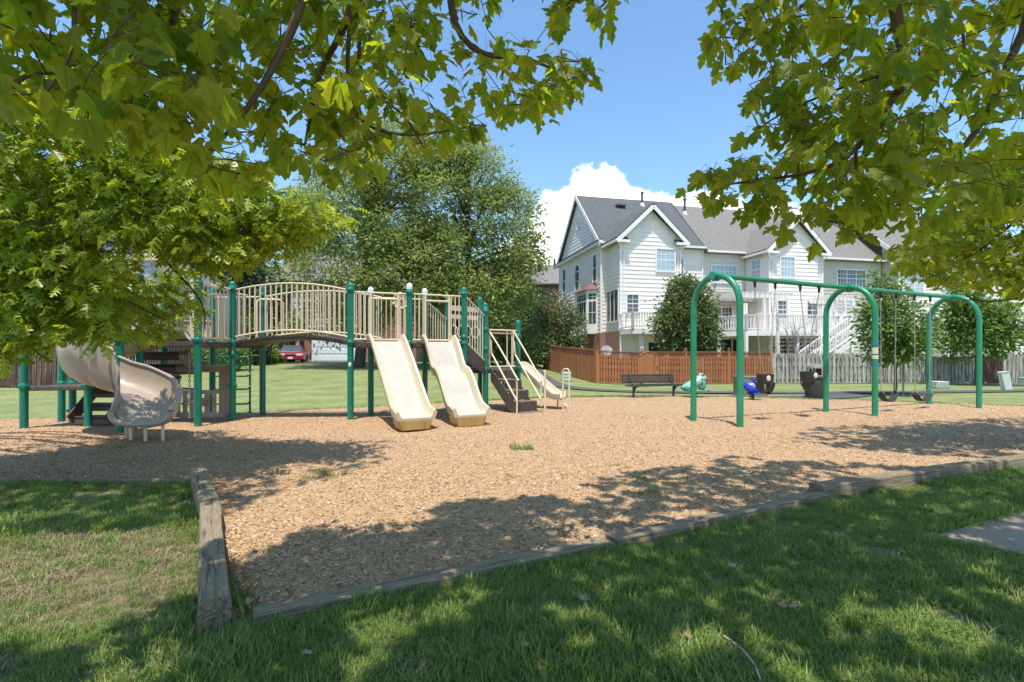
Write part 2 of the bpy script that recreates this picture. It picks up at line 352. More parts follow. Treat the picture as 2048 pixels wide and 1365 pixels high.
def densify(poly, step):
    out = []
    for i in range(len(poly)):
        a, b = V((*poly[i], 0)), V((*poly[(i + 1) % len(poly)], 0)); n = max(1, int((b - a).length / step))
        out += [a.lerp(b, k / n) for k in range(n)]
    return out
bd = densify(BED, .25); C0 = V((-.5, 8.5, 0))
WORN = [(4.9, 10.2, .5), (6.4, 11.0, .5), (8.6, 12.6, .45), (10.2, 13.4, .45), (-1.55, 8.85, .5), (-.6, 9.3, .5), (-5.7, 7.7, .45)]      # hollows kicked under the swings and at the slide ends
def bedz(x, y): return -.03 * max([0] + [sst(1.25 - math.hypot(x - a, y - b) / r) for a, b, r in WORN]) + .045 + .020 * mnoise.noise(V((x * .9, y * .9, 3.3))) + .05 * sst(1 - abs(y - 9) / 6) * .5
vv, ff = [], []; RG = 46; nb = len(bd)
for k in range(1, RG + 1):
    f = (k / RG)
    for i, p in enumerate(bd):
        q = C0.lerp(p, f)
        if k == RG and p.y > 7: q = q + V((mnoise.noise(p * 1.7), mnoise.noise(p * 1.7 + V((9, 0, 0))), 0)) * .10
        vv.append((q.x, q.y, bedz(q.x, q.y) if k < RG else -.003 + terr(q.x, q.y)))
vv.append((C0.x, C0.y, bedz(C0.x, C0.y)))
for k in range(RG - 1):
    for i in range(nb): j = (i + 1) % nb; ff.append((k * nb + i, k * nb + j, (k + 1) * nb + j, (k + 1) * nb + i))
for i in range(nb): ff.append((len(vv) - 1, (i + 1) % nb, i))
ff = [f[::-1] for f in ff]
bed = sheet('wood_chip_bed', M['mulch'], vv, ff, label='tan wood chip bed under the play equipment')
if bed.data.polygons[0].normal.z < 0: bed.data.flip_normals()

# loose chips lying on the bed, thick near the eye and thinner farther off
def rndattr(me, vals, domain='FACE'):
    a = me.attributes.new('rnd', 'FLOAT', domain); a.data.foreach_set('value', np.asarray(vals, dtype=np.float32))
def chips():
    pts = []
    for (y0, y1, den) in ((2.6, 4.2, 1700), (4.2, 6, 1150), (6, 8.5, 620), (8.5, 12, 320), (12, 17.2, 130)):
        x0, x1 = -1.12 * y1 - .4, 1.12 * y1 + .4
        n = int((x1 - x0) * (y1 - y0) * den); p = RNG.random((n, 2)) * [x1 - x0, y1 - y0] + [x0, y0]
        p = p[np.abs(p[:, 0]) < p[:, 1] * 1.03 + .3]
        pts += [q for q in p if inpoly(q[0], q[1], BED)]
    n = len(pts); P = np.array([(x, y, bedz(x, y)) for x, y in pts])
    L = RNG.uniform(.010, .035, n) * (1 + P[:, 1] * .012); W = RNG.uniform(.004, .011, n) * (1 + P[:, 1] * .03); T = RNG.uniform(.002, .006, n)
    a = RNG.uniform(0, 2 * np.pi, n); tl = RNG.normal(0, .28, n)
    ux = np.stack([np.cos(a) * np.cos(tl), np.sin(a) * np.cos(tl), np.sin(tl)], 1); uy = np.stack([-np.sin(a), np.cos(a), RNG.normal(0, .3, n)], 1); up = np.array([0, 0, 1.0])
    v = np.empty((n, 6, 3)); c = P + up * (T + np.abs(np.sin(tl)) * L * .45)[:, None]
    for i, (sx, sy, sz) in enumerate(((-1, -1, -.4), (1, -.8, -.4), (1, .8, -.4), (-1, 1, -.4), (-.8, 0, 1), (.8, 0.1, 1))):
        v[:, i] = c + ux * (L * sx / 2)[:, None] + uy * (W * sy / 2)[:, None] + up * (T * sz)[:, None]
    q = np.array([0, 1, 5, 4, 2, 3, 4, 5, 1, 2, 5, 3, 0, 4]); tot = np.array([4, 4, 3, 3])
    me = bpy.data.meshes.new('wood_chips'); me.vertices.add(n * 6); me.vertices.foreach_set('co', v.reshape(-1).astype(np.float32))
    me.loops.add(n * 14); me.loops.foreach_set('vertex_index', (q[None] + (np.arange(n) * 6)[:, None]).reshape(-1).astype(np.int32))
    me.polygons.add(n * 4); st = np.concatenate([[0], np.cumsum(tot)[:-1]]); me.polygons.foreach_set('loop_start', (st[None] + (np.arange(n) * 14)[:, None]).reshape(-1).astype(np.int32))
    me.update(calc_edges=True); rndattr(me, np.repeat(RNG.random(n), 4))
    m = bpy.data.materials.new('loose chip'); m.use_nodes = True; t = m.node_tree; bs = t.nodes['Principled BSDF']; bs.inputs['Roughness'].default_value = .85
    ca = t.nodes.new('ShaderNodeAttribute'); ca.attribute_name = 'rnd'; rp = t.nodes.new('ShaderNodeValToRGB'); el = rp.color_ramp.elements
    el[0].position = 0; el[0].color = (.17, .10, .055, 1); el[1].position = 1; el[1].color = (.62, .48, .34, 1)
    for pos, c in ((.25, (.32, .195, .10, 1)), (.7, (.45, .298, .17, 1)), (.9, (.52, .385, .25, 1))): e = el.new(pos); e.color = c
    t.links.new(ca.outputs['Fac'], rp.inputs[0]); t.links.new(rp.outputs[0], bs.inputs['Base Color']); me.materials.append(m)
    o = link('wood_chips', me); o['kind'] = 'stuff'; o['label'] = 'loose wood chips strewn over the playground bed'
chips()

def timber(label, a, b, w, h, z0, sag=0.0, group='landscape timbers round the wood chip bed'):
    """a squared beam with worn, slightly wandering edges, cracked on top and at its ends"""
    a, b = V((*a, 0)), V((*b, 0)); d = b - a; L = d.length; rz = math.atan2(d.y, d.x); mid = (a + b) / 2
    o = link('landscape_timber', None); o.location = (mid.x, mid.y, z0); o.rotation_euler = (0, 0, rz - R(90)); tag(o, label, 'timber', group)
    n = int(L / .09); vs, fs = [], []; sd = random.random() * 50
    ring = [(-.5, 0), (-.5, .3), (-.5, .62), (-.485, .93), (-.42, 1.0), (-.15, 1.0), (.15, 1.0), (.42, 1.0), (.485, .93), (.5, .62), (.5, .3), (.5, 0)]
    for i in range(n + 1):
        y = -L / 2 + L * i / n
        for (x, z) in ring:
            k = mnoise.noise(V((x * 3 + sd, y * 1.3, z * 3))) * .008 + mnoise.noise(V((x * 9 + sd, y * 7, z * 9))) * .004
            vs.append((x * w + (k if abs(x) > .45 else 0), y + (mnoise.noise(V((x * 8, z * 8, sd))) * .004 if i in (0, n) else 0), z * h + (k if z > .9 else 0)))
    m = len(ring)
    for i in range(n):
        for j in range(m): q = (j + 1) % m; fs.append((i * m + j, (i + 1) * m + j, (i + 1) * m + q, i * m + q))
    fs.append(tuple(range(m))); fs.append(tuple(n * m + j for j in range(m))[::-1])
    me = bpy.data.meshes.new('beam'); me.from_pydata(vs, [], fs); me.materials.append(M['timber']); me.update()
    bo = link('beam', me, o); me.polygons.foreach_set('use_smooth', [True] * len(me.polygons)); me.set_sharp_from_angle(angle=R(30))
    # drying cracks: dark open splits following the grain, and radiating over the sawn end
    cr = MB()
    def split(p, q, wd, nrm):
        p, q, nrm = V(p), V(q), V(nrm); pts = [p.lerp(q, i / 5) for i in range(6)]; sd_ = (q - p).cross(nrm).normalized()
        pts = [t + sd_ * random.uniform(-.012, .012) * (1 if 0 < i < 5 else 0) for i, t in enumerate(pts)]
        for i in range(5):
            w0, w1 = wd * (1 - abs(i / 2.5 - 1) * .8), wd * (1 - abs((i + 1) / 2.5 - 1) * .8)
            cr.add([pts[i] - sd_ * w0 + nrm * .0045, pts[i] + sd_ * w0 + nrm * .0045, pts[i + 1] + sd_ * w1 + nrm * .0045, pts[i + 1] - sd_ * w1 + nrm * .0045], [(0, 1, 2, 3)])
    for i in range(int(L * 2.2)):
        y = random.uniform(-L / 2 + .1, L / 2 - .5); x = random.uniform(-.36, .36) * w
        split((x, y, h + .003), (x + random.uniform(-.02, .02), y + random.uniform(.2, .45), h + .003), random.uniform(.0015, .004), (0, 0, 1))
    e = -L / 2
    c = (random.uniform(-.1, .1) * w, e, .58 * h)
    for ang in (20, 85, 150, 200, 262, 318):
        dx, dz = math.cos(R(ang)), math.sin(R(ang)); r = min(.44 * w / max(.01, abs(dx)), (.40 if dz > 0 else .52) * h / max(.01, abs(dz)))
        split((c[0], e - .004, c[2]), (c[0] + dx * r, e - .004, c[2] + dz * r), .0022, (0, -1, 0))
    me = cr.mesh('crack', M['dark'], (0, 0, 0)); link('crack', me, bo)['kind'] = 'stuff'
    return o
timber('cracked grey timber at the bottom left, sawn end facing out of the grass', (-1.49, 2.58), (-2.52, 4.30), .148, .185, 0)
timber('farther half of the raised grey timber, ending at the left edging board', (-2.53, 4.32), (-3.36, 5.52), .15, .195, 0)
timber('low timber flush with the chips between bottom grass and bed', (-1.36, 2.70), (.70, 3.76), .15, .055, 0)
timber('low half sunk timber at the middle of the front edge', (.73, 3.775), (3.0, 4.99), .15, .07, 0)
timber('raised dark timber starting with a step above the low one', (2.98, 5.05), (5.62, 6.17), .16, .135, 0)
timber('timber at the right edge of the bed, last before the frame', (5.65, 6.185), (8.6, 7.36), .16, .13, 0)
timber('thin timber edging the chips on the left behind the grass', (-3.45, 5.62), (-6.1, 5.70), .10, .06, 0)
timber('left edging timber running out of the picture', (-6.13, 5.70), (-9.2, 5.78), .10, .06, 0)

slab = MB().prism([(3.24, 3.93), (4.52, 4.55), (9.4, 6.9), (9.4, 2.0), (4.3, 2.40)], -.08, .035).build('concrete_slab', M['concrete'], bevel=.012)
slab['kind'] = 'structure'; slab['label'] = 'worn concrete slab at the lower right in the grass'

# asphalt path behind the bed
def ribbon(name, pts, w, mat_, lift, label):
    pts = smoothpts([V((*p, 0)) for p in pts], 8); vs, fs = [], []
    for i, p in enumerate(pts):
        t = (pts[min(i + 1, len(pts) - 1)] - pts[max(0, i - 1)]).normalized(); s = V((-t.y, t.x, 0)) * w / 2
        for q in (p - s, p - s / 3, p + s / 3, p + s): vs.append((q.x, q.y, terr(q.x, q.y) + lift))
    for i in range(len(pts) - 1):
        for k in range(3): fs.append((i * 4 + k, (i + 1) * 4 + k, (i + 1) * 4 + k + 1, i * 4 + k + 1))
    o = sheet(name, mat_, vs, fs, label=label)
    if o.data.polygons[0].normal.z < 0: o.data.flip_normals()
    return o
ribbon('path', [(1.25, 31.5), (1.35, 27), (1.5, 23.8), (1.95, 21.2), (3.1, 19.8), (5.5, 19.4), (9, 19.1), (12.5, 19.0), (17, 19.6), (24, 21), (34, 24)], 1.0, M['asphalt'], .03, 'narrow dark asphalt path in front of the fences')
ribbon('path', [(8.6, 16.75), (10.6, 17.2), (12.2, 18.4)], 1.25, M['asphalt'], .022, 'short spur of the asphalt path beside the litter bin')
drv = MB().prism([(-10.4, 37.5), (-16.8, 37.5), (-18.5, 45), (-11.0, 45)], .84, .87).build('driveway', M['asphalt']); drv['kind'] = 'structure'; drv['label'] = 'driveway in front of the brick house garage'

# grass: real blades in tufts, set on the lawn near the eye and along the edges
def tuft(name, n, r, h, mat_, lean=.5, wid=.0035):
    vs, fs, rn = [], [], []
    for i in range(n):
        a, q = random.uniform(0, 6.283), r * math.sqrt(random.random()); x, y = q * math.cos(a), q * math.sin(a); hh = h * random.uniform(.55, 1.15)
        b = random.uniform(0, 6.283); dx, dy = math.cos(b), math.sin(b); ln = random.uniform(.1, 1) * lean * hh; w = wid * random.uniform(.7, 1.3); k = len(vs)
        sx, sy = -dy * w, dx * w
        for t, ww in ((0, 1), (.5, .8)):
            for s in (-1, 1): vs.append((x + dx * ln * t * t + sx * s * ww, y + dy * ln * t * t + sy * s * ww, hh * t * (1 - .15 * t)))
        vs.append((x + dx * ln, y + dy * ln, hh * (1 - .35 * lean)))
        fs += [(k, k + 1, k + 3, k + 2), (k + 2, k + 3, k + 4)]; c = random.random(); rn += [c, c]
    me = bpy.data.meshes.new(name); me.from_pydata(vs, [], fs); me.materials.append(mat_); rndattr(me, rn); return bpy.data.objects.new(name, me)
def scatter(name, label, pts, tufts):
    """pts: rows of x, y, z, scale, variant"""
    pts = np.array(pts); me = bpy.data.meshes.new(name); me.vertices.add(len(pts)); me.vertices.foreach_set('co', pts[:, :3].reshape(-1).astype(np.float32))
    a = me.attributes.new('sc', 'FLOAT', 'POINT'); a.data.foreach_set('value', pts[:, 3].astype(np.float32))
    a = me.attributes.new('vr', 'INT', 'POINT'); a.data.foreach_set('value', pts[:, 4].astype(np.int32))
    a = me.attributes.new('ro', 'FLOAT_VECTOR', 'POINT'); ro = np.zeros((len(pts), 3), np.float32); ro[:, 2] = RNG.uniform(0, 6.28, len(pts)); ro[:, 0] = RNG.normal(0, .12, len(pts)); a.data.foreach_set('vector', ro.reshape(-1))
    o = link(name, me); o['kind'] = 'stuff'; o['label'] = label
    g = bpy.data.node_groups.new(name, 'GeometryNodeTree'); g.interface.new_socket('Geometry', in_out='INPUT', socket_type='NodeSocketGeometry'); g.interface.new_socket('Geometry', in_out='OUTPUT', socket_type='NodeSocketGeometry')
    N, L = g.nodes.new, g.links.new; gi, go = N('NodeGroupInput'), N('NodeGroupOutput'); jn = N('GeometryNodeJoinGeometry')
    def attr(nm, ty): n = N('GeometryNodeInputNamedAttribute'); n.data_type = ty; n.inputs[0].default_value = nm; return n.outputs[0]
    for k, tf in enumerate(tufts):
        oi = N('GeometryNodeObjectInfo'); oi.inputs[0].default_value = tf; oi.inputs['As Instance'].default_value = True
        cp = N('FunctionNodeCompare'); cp.data_type = 'INT'; cp.operation = 'EQUAL'; L(attr('vr', 'INT'), cp.inputs[2]); cp.inputs[3].default_value = k
        ip = N('GeometryNodeInstanceOnPoints'); L(gi.outputs[0], ip.inputs['Points']); L(cp.outputs[0], ip.inputs['Selection']); L(oi.outputs['Geometry'], ip.inputs['Instance'])
        L(attr('ro', 'FLOAT_VECTOR'), ip.inputs['Rotation']); L(attr('sc', 'FLOAT'), ip.inputs['Scale']); L(ip.outputs[0], jn.inputs[0])
    L(jn.outputs[0], go.inputs[0]); md = o.modifiers.new('scatter', 'NODES'); md.node_group = g; return o
SLAB = [(3.24, 3.93), (4.52, 4.55), (9.4, 6.9), (9.4, 2.0), (4.3, 2.40)]
DRY = [gnd(*p).to_2d() for p in ((-250, 1085), (150, 1070), (330, 1060), (400, 1090), (420, 1190), (330, 1215), (120, 1270), (-250, 1300))]
BARE = [(2.62, 3.62, .19), (2.35, 2.72, .16), (2.9, 2.95, .12), (1.7, 2.55, .13)]
def near_beam(x, y, m=.085):
    for ax, ay, bx, by in ((-1.49, 2.58, -2.52, 4.30), (-2.53, 4.32, -3.36, 5.52), (-1.36, 2.70, .70, 3.76), (.73, 3.775, 3.0, 4.99), (2.98, 5.05, 5.62, 6.17), (5.65, 6.185, 8.6, 7.36), (-3.45, 5.62, -9.2, 5.78)):
        dx, dy = bx - ax, by - ay; t = max(0, min(1, ((x - ax) * dx + (y - ay) * dy) / (dx * dx + dy * dy)))
        if (x - ax - dx * t) ** 2 + (y - ay - dy * t) ** 2 < m * m: return True
    return False
green_pts, dry_pts = [], []
for (y0, y1, den) in ((1.6, 3.2, 560), (3.2, 4.6, 420), (4.6, 6.6, 300), (6.6, 8.6, 150)):
    x0, x1 = -1.05 * y1 - .3, 1.05 * y1 + .3
    for i in range(int((x1 - x0) * (y1 - y0) * den)):
        x, y = random.uniform(x0, x1), random.uniform(y0, y1)
        if abs(x) > y * 1.04 + .3 or inpoly(x, y, BED) or inpoly(x, y, SLAB) or near_beam(x, y): continue
        if any((x - a) ** 2 + (y - b) ** 2 < (r * random.uniform(.6, 1.1)) ** 2 for a, b, r in BARE): continue
        nz = mnoise.noise(V((x * 1.1, y * 1.1, 0))); n2_ = mnoise.noise(V((x * 3.3, y * 3.3, 5)))
        tall = 1 + .55 * nz + .45 * n2_
        if -1.9 < x < -1.0 and 2.2 < y < 2.9: tall *= 1.1
        dry = .10 + .25 * max(0, n2_) + (.30 if inpoly(x, y, DRY) else 0) + (.22 if x < -1.3 and y < 5.6 else 0)
        if random.random() < dry: dry_pts.append((x, y, 0, .85 * max(.5, tall) * random.uniform(.7, 1.2), random.randrange(3)))
        else: green_pts.append((x, y, 0, max(.45, tall) * random.uniform(.75, 1.25) * (.72 if inpoly(x, y, DRY) else 1), random.randrange(4)))
# ragged edge along the back of the bed and a thin cover on the lawn behind
for i, p in enumerate(densify(BED, .045)):
    if p.y > 9.5 and abs(p.x) < p.y * 1.05:
        for k in range(3): green_pts.append((p.x + random.gauss(0, .10), p.y + random.uniform(-.06, .35), terr(p.x, p.y), random.uniform(.5, 1.1), random.randrange(4)))
for i in range(0):
    y = 11 + 5 * random.random() ** 2.2; x = random.uniform(-1.03, 1.03) * y
    if inpoly(x, y, BED) or (2 < x and 18.2 < y < 20.4) or (8 < x < 12.8 and 16.3 < y < 18.8): continue
    green_pts.append((x, y, terr(x, y) - .005, random.uniform(.4, .8), random.randrange(4)))
GT = [tuft('grass_tuft', 52, .075, h_, M['blade'], ln_, .0023) for h_, ln_ in ((.070, .8), (.058, 1.0), (.085, .6), (.048, 1.1))]
DT = [tuft('dry_grass_tuft', 40, .075, h_, M['dryblade'], ln_, .0019) for h_, ln_ in ((.055, 1.1), (.07, .9), (.045, 1.2))]
scatter('grass', 'green grass blades around the wood chip bed', green_pts, GT)
scatter('dry_grass', 'straw coloured grass blades in the sunny left corner', dry_pts, DT)
# ------------------------------------------------------------------ the play structure
PS = thing('play_structure', 'big green and tan play structure with bridge, decks and five slides or climbers', 'play structure', (-3.5, 11, 0))
PS['label'] = 'green and tan climbing structure with arched bridge, stairs and plastic slides'
def post(x, y, z1, rings=(), r=.064, cap='post', z0=-.05):
    o = MB().tube([(x, y, z0), (x, y, z1 - .10)], r, 16).build('post', M['post'], PS, smooth=True)
    MB().lathe((x, y, z1), [(r * 1.04, -.12), (r * 1.04, -.05), (r * .98, -.03), (r * .8, -.005), (r * .5, .015), (r * .12, .022)], 16).build('post_cap', M[cap], o, smooth=True)
    for z in rings:
        MB().lathe((x, y, z), [(r * 1.03, -.05), (r * 1.22, -.045), (r * 1.22, -.012), (r * 1.38, -.008), (r * 1.38, .014), (r * 1.22, .018), (r * 1.1, .05), (r * 1.03, .055)], 16).build('clamp', M['post'], o, smooth=True)
        for a in (-.6, .6): MB().box((x + r * 1.55 * math.sin(a), y - r * 1.5 * math.cos(a), z), (.035, .03, .035), a).build('clamp_bolt', M['post'], o)
    return o
DK, RT = 1.66, 2.74                                    # deck height, top of the rails
P = dict(A=(-8.87, 9.36), B=(-7.86, 9.55), C=(-6.82, 8.96), D=(-5.86, 9.61), E=(-5.73, 10.56), F=(-5.57, 11.5), G=(-3.33, 10.62), Hh=(-3.18, 11.6),
         I=(-2.2, 11.05), J=(-1.08, 11.6), L=(-2.03, 12.0), Mm=(-1.60, 12.85), K=(-.64, 12.5), N=(-.87, 14.0), O=(-.69, 13.3), Q=(.155, 13.05),
         S=(-7.18, 10.6), T=(-6.75, 11.6), U=(-8.79, 10.3), W=(-9.05, 10.35))
def p3(k, z): return V((P[k][0], P[k][1], z))
post(*P['A'], 2.0, (.83,)); post(*P['B'], 1.98, (.83,)); post(*P['C'], 2.72, (DK, .5)); post(*P['D'], 3.5, (DK + .02, 2.3, 2.74)); post(*P['E'], 2.90, (DK, 1.42, .78, .16, RT + .02))
post(*P['F'], 2.95, (DK, RT)); post(*P['G'], 2.88, (DK, RT)); post(*P['Hh'], 2.92, (DK, RT), cap='dish'); post(*P['I'], 2.93, (DK, RT), cap='dish'); post(*P['J'], 2.92, (DK, DK + .14, RT + .03))
post(*P['L'], 2.94, (DK, RT), cap='dish'); post(*P['Mm'], 2.86, (1.06, RT)); post(*P['K'], 2.56, (1.06, 1.55, 2.02, 2.46)); post(*P['N'], 2.96, (1.06, 2.4)); post(*P['O'], 2.74, (1.06, 2.5))
post(*P['Q'], 2.27, (1.06, 1.88)); post(*P['S'], 2.9, (DK, .9)); post(*P['T'], 2.9, (DK,)); post(*P['U'], 1.9, (.83, .3)); post(*P['W'], 1.9, (.83,))
MB().ball((P['G'][0] + .005, P['G'][1] - .062, 1.21), (.035, .008, .05), 7, 5).build('sticker', M['dish'], PS)

def deck(poly, z, th=.10, name='deck'):
    o = MB().prism(poly, z - th, z).build(name, M['brown'], PS, bevel=.01)
    for i in range(len(poly)):                          # bolt heads along the rim
        a, b = V((*poly[i], z - th / 2)), V((*poly[(i + 1) % len(poly)], z - th / 2)); b_ = MB(); nn = V(((b - a).y, -(b - a).x, 0)).normalized()
        for t in (.15, .85): b_.ball(a.lerp(b, t) + nn * .004, .012, 6, 4)
        b_.build('bolt', M['steel'], o)
    return o
deck([P['D'], P['E'], P['F'], P['T'], P['S'], (-6.85, 9.75)], DK)
deck([P['G'], P['I'], P['J'], P['L'], P['Hh']], DK)
deck([P['K'], P['Q'], (.02, 13.9), P['N'], P['Mm']], 1.06)
deck([P['A'], P['B'], (-7.75, 10.2), P['U']], .83, .08)

def railing(a, b, zt, zb, n, rise=0, name='railing', skip=None, zt2=None, zb2=None, r=.013):
    """a framed guard: top and bottom tubes, upright bars between them; rise bows it upwards"""
    zt2 = zt if zt2 is None else zt2; zb2 = zb if zb2 is None else zb2
    a, b = V((*a, 0)), V((*b, 0)); k = 14 if rise else 1
    def pt(t, lo): return a.lerp(b, t) + V((0, 0, (zb + (zb2 - zb) * t if lo else zt + (zt2 - zt) * t) + rise * (1 - (2 * t - 1) ** 2)))
    o = MB().tube([pt(i / k, 0) for i in range(k + 1)], .019, 8).tube([pt(i / k, 1) for i in range(k + 1)], .019, 8).build(name, M['tan'], PS, smooth=True)
    for i in range(n):
        t = (i + .6) / (n + .2)
        if skip and skip[0] < t < skip[1]: continue
        rod('baluster', pt(t, 1), pt(t, 0), r, M['tan'], o, 6)
    return o
# arched bridge
def arched_bridge():
    E_, F_, G_, H_ = (V((*P[k], 0)) for k in ('E', 'F', 'G', 'Hh')); n = 12; vs, fs = [], []
    for i in range(n + 1):
        t = i / n; z = DK + .02 + .145 * (1 - (2 * t - 1) ** 2); a = E_.lerp(G_, t); b = F_.lerp(H_, t); d = V((.0, .06, 0))
        for q, dz in ((a + d, 0), (b - d, 0), (b - d, -.085), (a + d, -.085)): vs.append((q.x, q.y, z + dz))
    for i in range(n):
        for j in range(4): fs.append((i * 4 + j, (i + 1) * 4 + j, (i + 1) * 4 + (j + 1) % 4, i * 4 + (j + 1) % 4))
    fs += [(0, 1, 2, 3), (n * 4 + 3, n * 4 + 2, n * 4 + 1, n * 4)]
    br = MB().add(vs, fs).build('bridge', M['brown'], PS)
    railing((E_.x + .07, E_.y), (G_.x - .06, G_.y), 2.745, DK + .12, 21, .135, 'bridge_railing', r=.0155)
    railing((F_.x + .05, F_.y - .02), (H_.x + .25, H_.y - .05), 2.70, DK + .12, 24, .14, 'bridge_railing', r=.0145)
arched_bridge()
# guards round the decks
def mid(a, b, t): return (a[0] + (b[0] - a[0]) * t, a[1] + (b[1] - a[1]) * t)
railing(mid(P['D'], P['E'], .08), mid(P['D'], P['E'], .92), RT + .01, DK + .07, 7)
railing(mid(P['E'], P['F'], .10), mid(P['E'], P['F'], .46), RT - .06, DK + .1, 4)
railing(mid(P['T'], P['F'], .05), mid(P['T'], P['F'], .95), RT - .04, DK + .1, 7)
railing(mid(P['G'], P['I'], .05), mid(P['G'], P['I'], .95), RT - .03, DK + .07, 12, skip=(.30, .80), name='slide_guard')
railing(mid(P['I'], P['J'], .05), mid(P['I'], P['J'], .95), RT - .02, DK + .07, 12, skip=(.26, .76), name='slide_guard')
railing(mid(P['Hh'], P['L'], .05), mid(P['Hh'], P['L'], .95), RT - .04, DK + .07, 10)
def hoop(a, b, zt, zb, r=.022, rad=.10, name='hoop', m='tan'):
    a, b = V((*a, 0)), V((*b, 0)); d = (b - a).normalized(); pts = [a + V((0, 0, zb)), a + V((0, 0, zt - rad))]
    for i in range(1, 6): t = i / 6 * math.pi / 2; pts.append(a + d * rad * (1 - math.cos(t)) + V((0, 0, zt - rad + rad * math.sin(t))))
    for i in range(6): t = i / 6 * math.pi / 2; pts.append(b - d * rad * (1 - math.sin(t)) + V((0, 0, zt - rad + rad * math.cos(t))))
    pts += [b + V((0, 0, zt - rad)), b + V((0, 0, zb))]
    return MB().tube(pts, r, 8).build(name, M[m], PS, smooth=True)
hoop(mid(P['D'], P['E'], .28), mid(P['D'], P['E'], .66), RT - .15, DK + .08)
hoop((-5.62, 11.35), (-5.12, 11.52), RT - .10, DK + .10)
for a, b, t0, t1 in (('G', 'I', .34, .80), ('I', 'J', .28, .72)):     # gate frames at the heads of the slides
    q0, q1 = mid(P[a], P[b], t0), mid(P[a], P[b], t1)
    MB().tube([(*q0, DK + .02), (*q0, RT - .03)], .026, 8).tube([(*q1, DK + .02), (*q1, RT - .03)], .026, 8).tube([(*q0, RT - .15), (*q1, RT - .15)], .022, 8).build('slide_gate', M['tan'], PS, smooth=True)
# sloped guards beside the stair flight from the high deck to the landing
railing(mid(P['J'], P['K'], .06), mid(P['J'], P['K'], .92), RT, DK + .05, 7, zt2=2.36, zb2=1.28, name='stair_guard')
railing(mid(P['L'], P['Mm'], .06), mid(P['L'], P['Mm'], .94), RT - .08, DK + .05, 8, zt2=2.30, zb2=1.28, name='stair_guard')
for a, b in (('J', 'K'), ('L', 'Mm')):
    q = [p3(a, DK + .02), p3(b, 1.20), p3(b, .92), p3(a, 1.28)]
    MB().slab(q, .03).build('stringer', M['brown'], PS)
for i in range(5):
    t = (i + .7) / 5.4; a, b = p3('J', DK - .115 * (i + 1)).lerp(p3('K', DK - .115 * (i + 1)), t), p3('L', DK - .115 * (i + 1)).lerp(p3('Mm', DK - .115 * (i + 1)), t); MB().bar(a, b, .24, .03).build('tread', M['brown'], PS)
# steering wheel toy with its rim, spokes and hub
def wheel(c, r, nrm):
    q = V((0, 0, 1)).rotation_difference(V(nrm)); c = V(c); m = MB()
    for rr, th in ((r, .018), (r * .74, .014), (r * .5, .014)): m.tube([c + q @ V((rr * math.cos(a * math.pi / 12), rr * math.sin(a * math.pi / 12), 0)) for a in range(25)], th, 6, False)
    for a in range(6): m.bar(c, c + q @ V((r * math.cos(a * math.pi / 3), r * math.sin(a * math.pi / 3), 0)), .05, .025, V(nrm))
    for a in range(10): m.ball(c + q @ V((r * 1.04 * math.cos(a * math.pi / 5), r * 1.04 * math.sin(a * math.pi / 5), 0)), .04, 6, 4)
    o = m.build('play_wheel', M['tan'], PS, smooth=True); MB().ball(c + V(nrm) * .02, .035, 8, 6).build('hub', M['vent'], o, smooth=True)
wheel((-2.42, 11.2, 2.58), .155, V((.25, -.97, 0)).normalized())

# slides: a cross section carried down a path
def chute(name, pts, wdir, hw, wall, mat_, lip=.022, bedw=None):
    """pts: floor line; wdir: width direction (one vector or one per point); walls rise by wall, rolled outwards at the rim"""
    n = len(pts); vs, fs = [], []
    for i, p in enumerate(pts):
        p = V(p); w = V(wdir[i]) if isinstance(wdir, list) else V(wdir); hw_ = hw[i] if isinstance(hw, list) else hw; wa = wall[i] if isinstance(wall, list) else wall
        t = (V(pts[min(i + 1, n - 1)]) - V(pts[max(i - 1, 0)])).normalized(); up = w.cross(t); up = up if up.z > 0 else -up; up.normalize()
        sec = [(-hw_ - .05, wa - .05), (-hw_ - .055, wa - .01), (-hw_ - .03, wa + lip), (-hw_ + .005, wa + lip * .6), (-hw_ + .02, wa - .03), (-hw_ + .045, .03), (-hw_ + .085, .0), (hw_ - .085, .0), (hw_ - .045, .03), (hw_ - .02, wa - .03), (hw_ - .005, wa + lip * .6), (hw_ + .03, wa + lip), (hw_ + .055, wa - .01), (hw_ + .05, wa - .05), (hw_ + .01, -.03), (-hw_ - .01, -.03)]
        for x, z in sec: vs.append(p + w * x + up * z)
    k = 16
    for i in range(n - 1):
        for j in range(k): fs.append((i * k + j, i * k + (j + 1) % k, (i + 1) * k + (j + 1) % k, (i + 1) * k + j))
    fs.append(tuple(range(k))[::-1]); fs.append(tuple((n - 1) * k + j for j in range(k)))
    o = MB().add(vs, fs).build(name, mat_, PS, smooth=True)
    vs, fs = [], []
    for i, p in enumerate(pts):
        w = V(wdir[i]) if isinstance(wdir, list) else V(wdir); hw_ = (hw[i] if isinstance(hw, list) else hw) - .085; t = (V(pts[min(i + 1, n - 1)]) - V(pts[max(i - 1, 0)])).normalized(); up = w.cross(t); up = up if up.z > 0 else -up
        for x in (-hw_, hw_): vs.append(V(p) + w * x + up * .003)
    for i in range(n - 1): fs.append((2 * i, 2 * i + 1, 2 * i + 3, 2 * i + 2))
    return o, MB().add(vs, fs)
W0 = V((.87, .49, 0)).normalized(); DN = V((.49, -.87, 0)).normalized()
